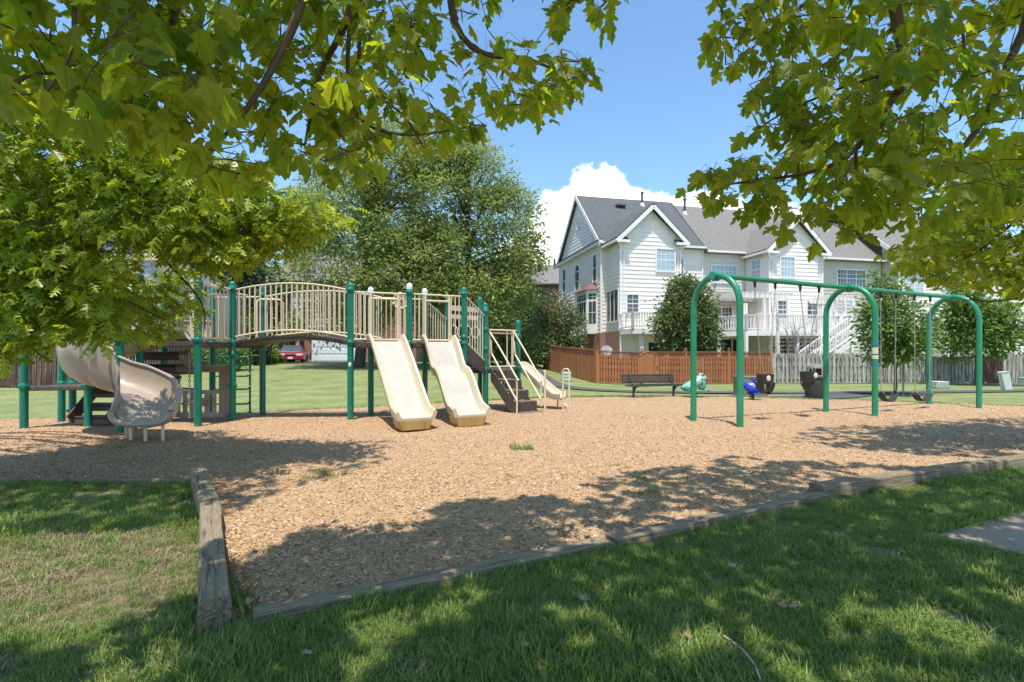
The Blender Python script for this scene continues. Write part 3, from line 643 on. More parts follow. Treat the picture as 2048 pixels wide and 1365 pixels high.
def down_slide(top, end, prof, name, wall, hw, z0=.30):
    """prof: (fraction of run, fraction of drop)"""
    top, end = V(top), V(end); d = end - top; d.z = 0; pts = smoothpts([top + d * a + V((0, 0, (end.z - top.z) * b)) for a, b in prof], 5); w = V((-d.y, d.x, 0)).normalized()
    if w.x < 0: w = -w
    wa = []
    for i in range(len(pts)):
        t = i / (len(pts) - 1); wa.append(wall * (1.0 if t > .12 else .75 + 2 * t) * (1 if t < .9 else 1 - 2.6 * (t - .9)))
    o, b = chute(name, pts, w, hw, wa, M['slide']); b.build('slide_bed', M['slidebed'], o, smooth=True)
    e = pts[-1]; dn = d.normalized(); q = [e + w * s * (hw - .02) * k - dn * g - V((0, 0, .03)) for s, k, g in ((-1, 1, 0), (1, 1, 0), (1, 1, .42), (-1, 1, .42))]
    q2 = [e + w * s * (hw - .07) - dn * (g - .03 if g else -.03 + .06) + V((0, 0, -e.z + .075)) for s, g in ((-1, 0), (1, 0), (1, .42), (-1, .42))]
    MB().add(q + q2, [(0, 1, 2, 3), (7, 6, 5, 4), (0, 4, 5, 1), (1, 5, 6, 2), (2, 6, 7, 3), (3, 7, 4, 0)]).build('slide_base', M['slidebox'], o, bevel=.012)
    for s in (-.5, .5): rod('foot', e + w * s * hw - dn * .2 - V((0, 0, e.z + .05)), e + w * s * hw - dn * .2 - V((0, 0, e.z - .09)), .017, M['steel'], o)
    return o
down_slide((-2.66, 10.78, DK + .02), (-1.685, 9.10, .285), [(0, 0), (.05, .0), (.12, .06), (.30, .285), (.5, .55), (.68, .79), (.78, .915), (.86, .975), (1, 1)], 'straight_slide', .15, .33)
down_slide((-1.63, 11.30, DK + .02), (-.745, 9.60, .285), [(0, 0), (.06, .01), (.17, .17), (.27, .37), (.36, .47), (.46, .50), (.55, .60), (.68, .80), (.78, .93), (.87, .985), (1, 1)], 'wave_slide', .16, .33)
# small slide at the landing
d0, d1 = V((.12, 13.5, 1.08)), V((1.28, 13.0, .32)); w = V((.39, .92, 0)).normalized()
pts = smoothpts([d0.lerp(d1, a) * 1 + V((0, 0, 0)) for a in (0,)] + [V((d0.x + (d1.x - d0.x) * a, d0.y + (d1.y - d0.y) * a, d0.z + (d1.z - d0.z) * b)) for a, b in ((.10, .01), (.25, .2), (.5, .55), (.7, .82), (.84, .97), (1, 1))], 5)
o, b = chute('toddler_slide', pts, w, .26, .13, M['slide']); b.build('slide_bed', M['slidebed'], o); MB().bar(pts[-4], pts[-1] + V((0, 0, -.02)), .40, .05).build('slide_base', M['slidebox'], o); rod('foot', (1.16, 13.05, -.02), (1.16, 13.05, .3), .02, M['steel'], o)
# spiral slide round post C, entered from the high deck and opening towards the camera
def spiral():
    keys = [(-6.10, 10.02, 1.665, .40, .40), (-6.45, 10.08, 1.64, .44, .44), (-6.95, 10.03, 1.53, .55, .46), (-7.35, 9.75, 1.38, .66, .46), (-7.52, 9.35, 1.23, .72, .46), (-7.40, 8.93, 1.09, .74, .46), (-7.08, 8.64, .97, .74, .46), (-6.70, 8.53, .86, .74, .46), (-6.34, 8.52, .75, .74, .46), (-6.02, 8.44, .59, .52, .46), (-5.82, 8.27, .45, .36, .40), (-5.74, 8.08, .36, .26, .28), (-5.73, 7.96, .335, .20, .20)]
    pts = smoothpts([V(k[:3]) for k in keys], 5); n = len(pts); u = np.linspace(0, len(keys) - 1, n); wr = np.interp(u, range(len(keys)), [k[3] for k in keys]); wl_ = np.interp(u, range(len(keys)), [k[4] for k in keys]); hw = np.interp(u, [0, 7, 12], [.36, .36, .42])
    vs, fs = [], []; K = 17; flare = np.interp(u, [0, 8.6, 12], [0, 0, .03])
    for i, p in enumerate(pts):
        t = pts[min(i + 1, n - 1)] - pts[max(i - 1, 0)]; t.z = 0; t.normalize(); wd = V((t.y, -t.x, 0)); rib = .034 if (10 < i < 42 and i % 8 == 2) else 0
        for side in (0, 1):
            for j in range(K):
                a = math.pi * (1 + j / (K - 1)); off = .024 * side - rib * (1 if 2 < j < K - 3 else 0); c_, s_ = math.cos(a), max(0.0, -math.sin(a))
                x = math.copysign(abs(c_) ** .72, c_) * (hw[i] + off + flare[i]); wa = wr[i] if c_ > 0 else wl_[i]; vs.append(p + wd * x + V((0, 0, (1 - s_ ** .62) * wa - off * s_)))
    S2 = 2 * K
    for i in range(n - 1):
        for j in range(K - 1):
            a, b = i * S2 + j, (i + 1) * S2 + j; fs.append((a, a + 1, b + 1, b)); fs.append((a + K, b + K, b + K + 1, a + K + 1))
        for j in (0, K - 1): a, b = i * S2 + j, (i + 1) * S2 + j; fs.append((a, b, b + K, a + K))
    for i in (0, n - 1):
        for j in range(K - 1): fs.append((i * S2 + j, i * S2 + j + 1, i * S2 + K + j + 1, i * S2 + K + j))
    o = MB().add(vs, fs).build('spiral_slide', M['spiral'], PS, smooth=True)
    for j in (0, K - 1): MB().tube([V(vs[i * S2 + j]) for i in range(n)], [.026 if i < n - 18 else .026 + .024 * (i - n + 18) / 17 for i in range(n)], 8).build('slide_rim', M['spiral'], o, smooth=True)
    e = [V(vs[(n - 1) * S2 + j]) for j in range(K)]; MB().tube([x + V((0, -.02, 0)) for x in e], .05, 10).build('exit_lip', M['spiral'], o, smooth=True)
    f = 41; MB().tube([V(vs[f * S2 + K + j]) for j in range(K)], .026, 6).build('joint_flange', M['spiral'], o, smooth=True)
    for x, y in ((-5.98, 8.08), (-5.72, 8.04), (-5.45, 8.04)): rod('foot', (x, y, -.05), (x, y, .34), .024, M['tan'], o)
    MB().tube([(-6.12, 8.22, -.02), (-6.12, 8.22, .62)], .055, 10).build('slide_support', M['spiral'], o, smooth=True)
spiral()
# hooded entry over the spiral slide
MB().bar((-7.20, 9.75, 3.24), (-6.02, 9.75, 3.26), .10, .14).bar((-6.02, 9.75, 1.7), (-6.02, 9.75, 3.19), .14, .06).bar((-7.13, 9.75, 1.7), (-7.13, 9.75, 3.17), .14, .06).build('slide_hood', M['tan'], PS, bevel=.02)
post(-7.08, 9.80, 2.95, (DK,))
# steps under the left deck, dark risers
for z, y in ((.70, 9.9), (.46, 9.72), (.24, 9.55)): MB().box((-7.80, y + .15, z), (.72, .28, .045)).box((-7.80, y + .02, z - .06), (.72, .02, .11)).build('tread', M['brown'], PS)
for x in (-8.15, -7.45): MB().bar((x, 9.5, .2), (x, 10.15, .78), .03, .22).build('stringer', M['brown'], PS)
for i, (z, y) in enumerate(((1.44, 10.0), (1.20, 9.9), (.96, 9.8))): MB().box((-6.95, y + .3, z), (.75, .3, .05)).box((-6.95, y + .16, z - .07), (.75, .02, .14)).build('tread', M['brown'], PS)
# play counter under the deck: frame, slotted front, bowl
def counter():
    a, b = V((-7.05, 10.66, 0)), V((-5.86, 10.66, 0)); m = MB()
    def pan(x0, x1, z0, z1): m.box((a.x + (x0 + x1) / 2, 10.66, (z0 + z1) / 2), (x1 - x0, .03, z1 - z0))
    L = 1.19; pan(0, L, 1.05, 1.20); pan(L - .20, L, .12, 1.05); pan(0, .18, .12, 1.05); pan(.18, L - .2, .60, .68); pan(.18, L - .2, .12, .22)
    for i in range(5): x = .24 + i * .15; pan(x, x + .085, .22, .60)
    o = m.build('play_panel', M['spiral'], PS)
    d = MB()                                            # rows of small moulded holes
    for iz in range(30):
        for ix in range(34):
            x, z = .02 + ix * .034 + (iz % 2) * .017, .14 + iz * .035
            if (z > 1.06 or x > L - .19 or x < .17) and x < L - .015 and z < 1.19: d.box((a.x + x, 10.643, z), (.013, .006, .016))
    d.build('panel_hole', M['brown'], o)
    MB().lathe((-6.42, 10.52, .34), [(.05, 0), (.15, .03), (.20, .13), (.225, .15), (.225, .17), (.19, .17), (.13, .06), (.03, .04)], 14).build('bowl', M['spiral'], o, smooth=True)
counter()
def chain(name, a, b, r, parent, link_=.055):
    a, b = V(a), V(b); d = b - a; n = max(2, int(d.length / (link_ * .78))); q = V((0, 0, 1)).rotation_difference(d.normalized()); m = MB()
    for i in range(n):
        c = a + d * ((i + .5) / n); ro = q @ Quaternion((0, 0, 1), math.pi / 2 * (i % 2) + .5).to_matrix().to_3x3() if False else q.to_matrix() @ Matrix.Rotation(math.pi / 2 * (i % 2) + .5, 3, 'Z')
        m.tube([c + ro @ V((link_ * .28 * math.cos(k * math.pi / 3), 0, link_ * .5 * math.sin(k * math.pi / 3))) for k in range(7)], r, 4, False)
    return m.build(name, M['steel'], parent)
for x in (-6.1, -6.2): chain('climbing_chain', (x, 9.9, .2), (x, 9.9, 1.55), .008, PS, .06)
for z in (.45, .75, 1.05): MB().tube([(-6.1, 9.9, z), (-7.0, 10.4, z)], .02, 8).build('climbing_rung', M['brown'], PS, smooth=True)
# arched ladder at the back of the left deck
lad = MB().tube([(-6.95, 11.95, 0), (-6.95, 11.95, 1.35), (-6.93, 11.9, 1.55), (-6.9, 11.75, 1.68)], .024, 8).tube([(-6.08, 11.95, 0), (-6.08, 11.95, 1.35), (-6.06, 11.9, 1.6), (-6.03, 11.8, 1.80)], .024, 8).build('ladder', M['post'], PS, smooth=True)
for z, dy in ((.28, 0), (.62, 0), (.92, 0), (1.18, 0), (1.36, -.05), (1.58, -.1)):
    MB().tube(smoothpts([(-6.95, 11.95, z + .07), (-6.90, 11.90 + dy, z), (-6.5, 11.88 + dy, z), (-6.12, 11.90 + dy, z), (-6.08, 11.95, z + .07)], 4), .02, 8).build('rung', M['post'], lad, smooth=True)
# rungs and dark mesh panels between the decks
for k, (a, b, z0, z1) in enumerate((((-2.9, 12.2), (-2.35, 12.25), .2, 1.35), ((-1.45, 11.9), (-1.2, 12.1), 1.0, 1.5))):
    a, b = V((*a, 0)), V((*b, 0)); m = MB()
    for i in range(18): z = z0 + (z1 - z0) * i / 17; m.bar(a + V((0, 0, z)), b + V((0, 0, z)), .02, .03)
    m.bar(a + V((0, 0, z0)), a + V((0, 0, z1)), .03, .03).bar(b + V((0, 0, z0)), b + V((0, 0, z1)), .03, .03).build('climbing_panel', M['brown'], PS)
# main steps down to the chips
S0, S1 = V((-.25, 12.76, 1.04)), V((.40, 12.02, .06)); sd = V((.79, .55, 0)).normalized()
for i in range(5):
    t = i / 4.0; c = S0.lerp(S1, t); dn = V((S1.x - S0.x, S1.y - S0.y, 0)).normalized(); wdt = .56 if i < 3 else .64
    o = MB().bar(c - sd * wdt / 2, c + sd * wdt / 2, .31, .04).build('step', M['tread'], PS, bevel=.006)
    if i < 4: MB().bar(c - sd * wdt / 2 + dn * .135 - V((0, 0, .11)), c + sd * wdt / 2 + dn * .135 - V((0, 0, .11)), .02, .20).build('riser', M['brown'], o)
    bb = MB()
    for k in range(4): bb.ball(c + sd * (wdt * (.28 * k - .42)) + dn * .148 - V((0, 0, .05)), .012, 6, 4)
    bb.build('bolt', M['steel'], o)
for s in (-1, 1):
    a, b = S0 + sd * s * .31, S1 + sd * s * .31
    MB().slab([a + V((0, 0, .05)), b + V((0, 0, .13)), V((b.x, b.y, .02)), b.lerp(a, .3) + V((0, 0, -.24)), a + V((0, 0, -.26))] if s < 0 else [a + V((0, 0, -.06)), b + V((0, 0, -.02)), V((b.x, b.y, .02)), b.lerp(a, .3) + V((0, 0, -.24)), a + V((0, 0, -.26))], .025).build('stringer', M['brown'], PS)
def handrail(px):
    m = MB(); m.tube(smoothpts(px, 3), .02, 8); return m.build('handrail', M['tan'], PS, smooth=True)
a, b = S0 - sd * .35, S1 - sd * .35; handrail([a + V((-.05, .05, .02)), a + V((-.05, .05, .70)), a + V((0, 0, .92)), b + V((-.02, .02, .84)), b + V((0, 0, .74)), b + V((0, 0, -.06))])
handrail([a + V((.02, 0, .75)), a + V((.04, -.02, .42)), a + V((.1, -.08, .30)), b + V((-.05, .05, .38)), b + V((0, 0, .3))])
a, b = S0 + sd * .35, S1 + sd * .35; handrail([a + V((-.02, .02, .05)), a + V((0, 0, .85)), a + V((.05, -.04, .88)), b + V((-.02, .02, .80)), b + V((0, 0, .7)), b + V((0, 0, .12))])
handrail([a + V((.02, 0, .72)), a + V((.04, -.02, .40)), a + V((.1, -.08, .28)), b + V((-.05, .05, .38)), b + V((0, 0, .3))])
railing(mid(P['K'], P['Q'], .10), mid(P['K'], P['Q'], .95), 2.02, 1.12, 0, name='landing_rail'); railing(mid(P['K'], P['Q'], .12), mid(P['K'], P['Q'], .93), 1.94, 1.94, 0, name='landing_rail')
for t in (.12, .65, .80): q = mid(P['K'], P['Q'], t); rod('baluster', (*q, 1.1), (*q, 2.02), .014, M['tan'], PS)
q = gnd(1090, 829); MB().tube([(q.x, q.y, -.05), (q.x, q.y, 1.02)], .026, 10).ball((q.x, q.y, 1.02), .028, 8, 6).build('grab_post', M['tan'], PS, smooth=True)
q = gnd(1134, 824); hoop((q.x - .09, q.y + .1), (q.x + .05, q.y - .02), 1.06, -.05, .02, .07, 'grab_loop'); rod('rung', (q.x - .09, q.y + .1, .2), (q.x + .05, q.y - .02, .12), .02, M['tan'], PS)
# overhead beams with hanging loops behind the landing
n0 = p3('Mm', 0); n1 = p3('N', 0)
MB().bar((-1.62, 13.2, 2.62), (-.87, 14.0, 2.62), .05, .13).bar((-1.62, 13.2, 2.40), (-.87, 14.0, 2.40), .05, .11).build('overhead_beam', M['tan'], PS)
for t in (.15, .38, .6, .85):
    c = V((-1.62, 13.2, 2.02)).lerp(V((-.87, 14.0, 2.02)), t); MB().tube([c + V((.10 * math.cos(k * math.pi / 6), 0, .15 * math.sin(k * math.pi / 6))) for k in range(13)], .014, 6, False).tube([c + V((0, 0, .15)), c + V((0, 0, .34))], .012, 6).build('hanging_loop', M['dish'], PS, smooth=True)
# ------------------------------------------------------------------ swings
legs = [((1387, 848), (1480, 862)), ((1652, 828), (1750, 838)), ((1858, 812), (1958, 820))]
legs = [(gnd(*a), gnd(*b)) for a, b in legs]; BZ = 2.95
tops = [(a + b) / 2 + V((0, 0, BZ)) for a, b in legs]
SW = thing('swing_set', 'long green swing frame of three arches and one beam', 'swing set', (tops[1].x, tops[1].y, 0))
for i, (a, b) in enumerate(legs):
    sp = (b - a).length / 2; m = (a + b) / 2; d = (b - a).normalized(); pts = [a + V((0, 0, -.1)), a + V((0, 0, 1.2)), a + V((0, 0, BZ - sp * 1.12))]
    for k in range(1, 16): t = math.pi * k / 16; pts.append(m - d * sp * math.cos(t) + V((0, 0, BZ - sp * 1.12 + sp * 1.12 * math.sin(t))))
    pts += [b + V((0, 0, BZ - sp * 1.12)), b + V((0, 0, 1.2)), b + V((0, 0, -.1))]
    o = MB().tube(pts, .061, 14).build('arch', M['swing'], SW, smooth=True)
    up = V((0, 0, 1)); bd_ = (tops[2] - tops[0]).normalized()
    MB().tube([tops[i] - bd_ * .10, tops[i] + bd_ * .10], .082, 12).box(tops[i] + V((0, 0, -.075)), (.09, .09, .05), .3).build('beam_clamp', M['swing'], o, smooth=True)
st = MB(); q = legs[1][1]
for z, h in ((1.66, .08), (1.50, .14), (1.36, .08)): MB().tube([(q.x, q.y, z - h / 2), (q.x, q.y, z + h / 2)], .0635, 14).build('label', M['sticker' if h < .1 and z < 1.4 or h > .1 else 'stickerblue'], SW, smooth=True)
MB().tube([(q.x, q.y, 1.16), (q.x, q.y, 1.22)], .0635, 14).build('label', M['stickerblue'], SW, smooth=True)
for i in (0, 1): MB().tube([tops[i], tops[i + 1]], .052, 12).build('beam', M['swing'], SW, smooth=True)
def beam_at(px):
    """the point of the beam seen at photo column px"""
    for i in (0, 1):
        a, b = tops[i], tops[i + 1]
        for k in range(401):
            p = a.lerp(b, k / 400)
            if CX + p.x * F / p.y >= px: return p
    return tops[2]
bdir = (tops[2] - tops[0]); bdir.z = 0; bdir.normalize(); bn = V((-bdir.y, bdir.x, 0))
def bucket_swing(pa, pb, sy, label, turn, lean):
    A, B = beam_at(pa), beam_at(pb); c = (A + B) / 2; zs = H - (sy - HZ) * c.y / F
    t = thing('bucket_swing', label, 'swing', (c.x, c.y, zs), 'bucket swings under the first bay'); d = Matrix.Rotation(turn, 3, 'Z') @ bdir; n = V((-d.y, d.x, 0)); c0 = V((c.x, c.y, zs)) + bn * lean
    m = MB(); K = 28                                    # belt round the child's waist
    for z0, z1, r0, r1 in ((.0, .20, .165, .185),):
        vs, fs = [], []
        for i in range(K):
            a = 2 * math.pi * i / K
            for r, z in ((r0, z0), (r1, z1), (r1 - .016, z1), (r0 - .016, z0)): vs.append(c0 + d * r * 1.05 * math.cos(a) + n * r * .85 * math.sin(a) + V((0, 0, z)))
        for i in range(K):
            j = (i + 1) % K
            for k in range(4): fs.append((i * 4 + k, j * 4 + k, j * 4 + (k + 1) % 4, i * 4 + (k + 1) % 4))
        m.add(vs, fs)
    b = m.build('seat', M['black'], t, smooth=True)
    for ax, wd_ in ((d, .20), (n, .13)):                # crossing straps: one from side to side, one between the legs
        o_ = V((-ax.y, ax.x, 0)); vs, fs = [], []
        for i in range(13):
            a = math.pi * i / 12; r = .172 * (1.05 if ax is d else .85)
            for s, rr in ((-1, r), (1, r), (1, r - .016), (-1, r - .016)): vs.append(c0 + ax * rr * -math.cos(a) + o_ * s * wd_ * (.5 if ax is n else .3 + .2 * abs(math.cos(a))) + V((0, 0, .03 - math.sin(a) * (.24 if ax is d else .225))))
        for i in range(12):
            for k in range(4): fs.append((i * 4 + k, (i + 1) * 4 + k, (i + 1) * 4 + (k + 1) % 4, i * 4 + (k + 1) % 4))
        MB().add(vs, fs).build('strap', M['black'], b, smooth=True)
    for s, T in ((-1, A), (1, B)):
        e = c0 + d * s * .17 + V((0, 0, .62)); chain('chain', T + V((0, 0, -.16)), e, .0055, t, .045)
        MB().lathe(T + V((0, 0, -.17)), [(.012, 0), (.026, .02), (.026, .10), (.04, .115), (.04, .13)], 8).build('hanger', M['black'], t, smooth=True)
        for k in (-1, 1): rod('hook_rod', e, c0 + d * s * .185 * (.96 if k > 0 else .75) + n * k * .10 * (1 if s else 0) + V((0, 0, .19)), .006, M['steel'], t, 6)
    MB().ball(c0 - n * .160 - d * .10 + V((0, 0, .12)), (.045, .012, .06), 8, 6).build('badge', M['sticker'], t)
bucket_swing(1509, 1550, 768, 'black bucket swing hanging in front of the blue spring rider', 0.0, 0)
bucket_swing(1600, 1638, 762, 'black bucket swing hanging turned in front of the litter bin', .55, .05)
def belt_swing(pa, pb, sy, label):
    A, B = beam_at(pa), beam_at(pb); c = (A + B) / 2; zs = H - (sy - HZ) * c.y / F
    t = thing('belt_swing', label, 'swing', (c.x, c.y, zs), 'belt swings under the second bay'); c0 = V((c.x, c.y, zs)); hw = (B - A).length / 2 * .92
    vs, fs = [], []
    for i in range(11):
        u = i / 5 - 1
        for s, dz in ((-1, 0), (1, 0), (1, -.014), (-1, -.014)): vs.append(c0 + bdir * hw * u + bn * s * .085 + V((0, 0, .17 * u * u + dz)))
    for i in range(10):
        for k in range(4): fs.append((i * 4 + k, (i + 1) * 4 + k, (i + 1) * 4 + (k + 1) % 4, i * 4 + (k + 1) % 4))
    MB().add(vs, fs).build('seat', M['black'], t, smooth=True)
    for s, T in ((-1, A), (1, B)):
        e = c0 + bdir * s * hw + V((0, 0, .30)); chain('chain', T + V((0, 0, -.16)), e, .0055, t, .045)
        MB().lathe(T + V((0, 0, -.17)), [(.012, 0), (.026, .02), (.026, .10), (.04, .115), (.04, .13)], 8).build('hanger', M['black'], t, smooth=True)
        for k in (-1, 1): rod('hook_rod', e, c0 + bdir * s * hw + bn * k * .08 + V((0, 0, .17)), .006, M['steel'], t, 6)
belt_swing(1761, 1791, 803, 'black belt swing next to the middle arch')
belt_swing(1829, 1860, 802, 'black belt swing next to the far right arch')

# ------------------------------------------------------------------ bench, riders, bin, boxes
def bench():
    a, b = gnd(1267, 798), gnd(1347, 795.5); d = (b - a); d.z = 0; L = d.length; d.normalize(); n = V((d.y, -d.x, 0)); c = (a + b) / 2
    t = thing('park_bench', 'dark green park bench of perforated steel at the back edge of the chips', 'bench', c)
    def panel(nm, o, ux, uy, w, h, th):
        m = MB(); m.bar(o - ux * w / 2 + uy * h / 2, o + ux * w / 2 + uy * h / 2, .035, .04).bar(o - ux * w / 2 - uy * h / 2, o + ux * w / 2 - uy * h / 2, .035, .04)
        for s in (-1, 1): m.bar(o + ux * s * w / 2 - uy * h / 2, o + ux * s * w / 2 + uy * h / 2, .035, .035)
        p = m.build(nm, M['meshblack'], t); g = MB(); k = int(w / .042)
        for i in range(1, k): g.bar(o - ux * w / 2 + ux * w * i / k - uy * h / 2, o - ux * w / 2 + ux * w * i / k + uy * h / 2, .022, .008, ux.cross(uy))
        for i in range(1, 8): g.bar(o - ux * w / 2 + uy * h * (i / 8 - .5), o + ux * w / 2 + uy * h * (i / 8 - .5), .010, .010, ux.cross(uy))
        g.build('mesh', M['meshblack'], p)
    lean = (V((0, 0, 1)) - n * .22).normalized()
    panel('backrest', c - n * .22 + V((0, 0, .63)) - d * .08, d, lean, L + .42, .245, .02); panel('seat', c + n * .05 + V((0, 0, .42)), d, n, L + .42, .38, .02)
    for e, s in ((a, -1), (b, 1)):
        MB().bar(e + V((0, 0, 0)), e + V((0, 0, .40)), .06, .05).bar(e + V((0, 0, .36)), e + n * .26 + V((0, 0, .40)), .05, .04).bar(e + V((0, 0, .38)), e - n * .27 + V((0, 0, .82)), .045, .04).bar(e + V((0, 0, .22)), e + n * .15 + V((0, 0, .39)), .03, .04).build('leg', M['meshblack'], t)
        MB().box(e + V((0, 0, .01)), (.16, .12, .02)).build('foot_plate', M['meshblack'], t)
bench()
def spring(name, c, z0, z1, r, parent, turns=5):
    n = turns * 12; return MB().tube([V(c) + V((r * math.cos(2 * math.pi * i / 12), r * math.sin(2 * math.pi * i / 12), z0 + (z1 - z0) * i / n)) for i in range(n + 1)], .016, 6).build(name, M['black'], parent, smooth=True)
def loft(secs, n=14):
    """secs: centre, half width (across), half height, direction"""
    m = MB(); vs, fs = [], []
    for i, (c, w, h) in enumerate(secs):
        c = V(c); t = (V(secs[min(i + 1, len(secs) - 1)][0]) - V(secs[max(i - 1, 0)][0])).normalized(); s = V((0, 1, 0)); u = s.cross(t).normalized(); u = u if u.z > 0 else -u
        for j in range(n): a = 2 * math.pi * j / n; vs.append(c + s * w * math.cos(a) + u * h * math.sin(a))
    for i in range(len(secs) - 1):
        for j in range(n): q = (j + 1) % n; fs.append((i * n + j, i * n + q, (i + 1) * n + q, (i + 1) * n + j))
    fs += [tuple(range(n))[::-1], tuple((len(secs) - 1) * n + j for j in range(n))]; return m.add(vs, fs)
def frog():
    g = gnd(1390, 797); t = thing('spring_rider', 'green and white frog spring rider beside the bench', 'spring rider', g); t.rotation_euler = (0, 0, 0)
    x, y, s = g.x, g.y, 1.0
    secs = [((x - .44, y, .34), .05, .03), ((x - .36, y, .37), .16, .07), ((x - .22, y, .42), .22, .12), ((x - .05, y, .46), .23, .17), ((x + .08, y, .52), .21, .19), ((x + .17, y, .60), .18, .17), ((x + .25, y, .66), .16, .13), ((x + .33, y, .66), .13, .09), ((x + .38, y, .64), .06, .04)]
    b = loft(secs).build('body', M['frogpale'], t, smooth=True); sm = b.modifiers.new('round', 'SUBSURF'); sm.levels = 1; sm.render_levels = 1
    for sy in (-1, 1):
        MB().ball((x + .20, y + sy * .10, .77), (.05, .045, .05), 10, 8).build('eye', M['frogpale'], t, smooth=True); MB().ball((x + .232, y + sy * .122, .775), (.03, .03, .035), 8, 6).build('pupil', M['black'], t, smooth=True)
        MB().ball((x - .20, y + sy * .20, .34), (.20, .09, .12), 12, 8).ball((x - .02, y + sy * .24, .25), (.20, .05, .035), 10, 6).build('hind_leg', M['frog'], t, smooth=True)
        MB().ball((x + .22, y + sy * .19, .42), (.06, .06, .16), 10, 8).ball((x + .32, y + sy * .20, .28), (.12, .05, .03), 10, 6).build('front_leg', M['frog'], t, smooth=True)
    rod('handle', (x + .16, y - .26, .64), (x + .16, y + .26, .64), .018, M['black'], t)
    MB().box((x, y, .24), (.3, .2, .03)).build('base_plate', M['black'], t); spring('spring', (x, y, 0), 0, .24, .06, t, 4)
frog()
def whale():
    g = gnd(1504, 803); t = thing('spring_rider', 'blue whale spring rider with its tail lifted', 'spring rider', g); x, y = g.x, g.y
    secs = [((x - .36, y, .66), .02, .02), ((x - .31, y, .60), .07, .05), ((x - .23, y, .50), .10, .09), ((x - .12, y, .40), .14, .13), ((x + .02, y, .37), .18, .16), ((x + .14, y, .40), .19, .17), ((x + .23, y, .42), .17, .15), ((x + .29, y, .42), .11, .10), ((x + .315, y, .42), .04, .04)]
    b = loft(secs).build('body', M['blue'], t, smooth=True); sm = b.modifiers.new('round', 'SUBSURF'); sm.levels = 1; sm.render_levels = 1
    for s in (-1, 1):
        MB().ball((x - .36, y + s * .11, .67), (.07, .14, .03), 10, 6, Matrix.Rotation(-.5, 3, 'Y')).build('fluke', M['blue'], t, smooth=True)
        MB().ball((x + .19, y + s * .17, .44), (.035, .02, .04), 8, 6).build('eye', M['lamp'], t, smooth=True); MB().ball((x + .195, y + s * .187, .435), (.014, .01, .02), 6, 5).build('pupil', M['black'], t, smooth=True)
        MB().ball((x + .08, y + s * .22, .25), (.17, .10, .025), 10, 6).build('foot_rest', M['blue'], t, smooth=True)
    MB().ball((x - .02, y, .50), (.14, .13, .06), 12, 6).build('saddle', M['bluepale'], t, smooth=True)
    MB().box((x + .06, y, .60), (.05, .05, .16)).box((x + .06, y, .66), (.07, .36, .06)).build('handle', M['blue'], t, bevel=.01); MB().box((x, y, .235), (.22, .2, .03)).build('base_plate', M['black'], t)
    spring('spring', (x, y, 0), 0, .23, .065, t, 4)
whale()
def bin_():
    g = gnd(1632, 797); t = thing('litter_bin', 'tall dark litter bin with a domed grey lid and opening', 'litter bin', g); x, y = g.x, g.y; r = .31
    b = MB().lathe((x, y, .03), [(r * .96, 0), (r * 1.0, .03), (r, .64), (r * .97, .66)], 28).build('body', M['can'], t, smooth=True); s = MB()
    for i in range(36): a = 2 * math.pi * i / 36; s.bar((x + (r + .004) * math.cos(a), y + (r + .004) * math.sin(a), .06), (x + (r + .004) * math.cos(a), y + (r + .004) * math.sin(a), .66), .022, .012, V((math.cos(a), math.sin(a), 0)))
    s.build('slats', M['can'], b); MB().tube([(x, y, -.02), (x, y, .05)], .05, 8).build('foot', M['can'], t)
    l = MB(); n = 32; prof = [(r * 1.10, .69), (r * 1.12, .74), (r * .96, .76), (r * .93, .98), (r * .84, 1.05), (r * .55, 1.10), (.01, 1.115)]; vs, fs = [], []
    for rr, z in prof:
        for j in range(n): a = 2 * math.pi * j / n; vs.append((x + rr * math.cos(a), y + rr * math.sin(a), z))
    for i in range(len(prof) - 1):
        for j in range(n):
            a = (j + .5) * 360 / n; a = (a - 236 + 180) % 360 - 180
            if i == 2 and abs(a) < 38: continue
            q = (j + 1) % n; fs.append((i * n + j, i * n + q, (i + 1) * n + q, (i + 1) * n + j))
    li = l.add(vs, fs).build('lid', M['lid'], t, smooth=True); MB().tube([(x, y, .78), (x, y, .99)], r * .78, 16).build('inside', M['dark'], li)
    MB().box((x + r * .93 * math.cos(R(234)), y + r * .93 * math.sin(R(234)), .87), (.025, .02, .22)).build('lid_strut', M['lid'], li)
bin_()
def utility_box(c, sz, label, m, group=None, slats=0, name='utility_box'):
    t = thing(name, label, 'utility box', c, group); x, y, z = c; w, d, h = sz
    b = MB().box((x, y, z + h * .47), (w, d, h * .94)).build('cabinet', M[m], t, bevel=.015); MB().box((x, y, z + h * .965), (w * 1.04, d * 1.04, h * .07)).build('lid', M[m], t, bevel=.015)
    MB().box((x, y, z + .02), (w * 1.15, d * 1.15, .06)).build('pad', M['concrete'], t)
    for i in range(slats): MB().box((x, y - d / 2 - .012, z + h * (.14 + .72 * i / max(1, slats - 1))), (w * .94, .03, h * .06)).build('louvre', M[m], b)
    if not slats: MB().box((x + w * .02, y - d / 2 - .006, z + h * .45), (w * .9, .012, h * .8)).build('door', M[m], b); MB().box((x + w * .3, y - d / 2 - .02, z + h * .5), (.03, .02, .12)).build('latch', M['vent'], b)
c = gnd(1509, 796); utility_box((c.x, c.y + .3, 0), (.92, .55, .70), 'dark green transformer box behind the blue spring rider', 'utility')
c = gnd(1876, 777); utility_box((c.x, c.y, 0), (.52, .5, .30), 'pale green louvred box on the grass behind the far right arch', 'palegreen', 'small pale green boxes on the lawn', 5)
c = gnd(2056, 773); utility_box((c.x, c.y, 0), (.5, .5, .40), 'pale green louvred box cut by the right edge of the picture', 'palegreen', 'small pale green boxes on the lawn', 5)
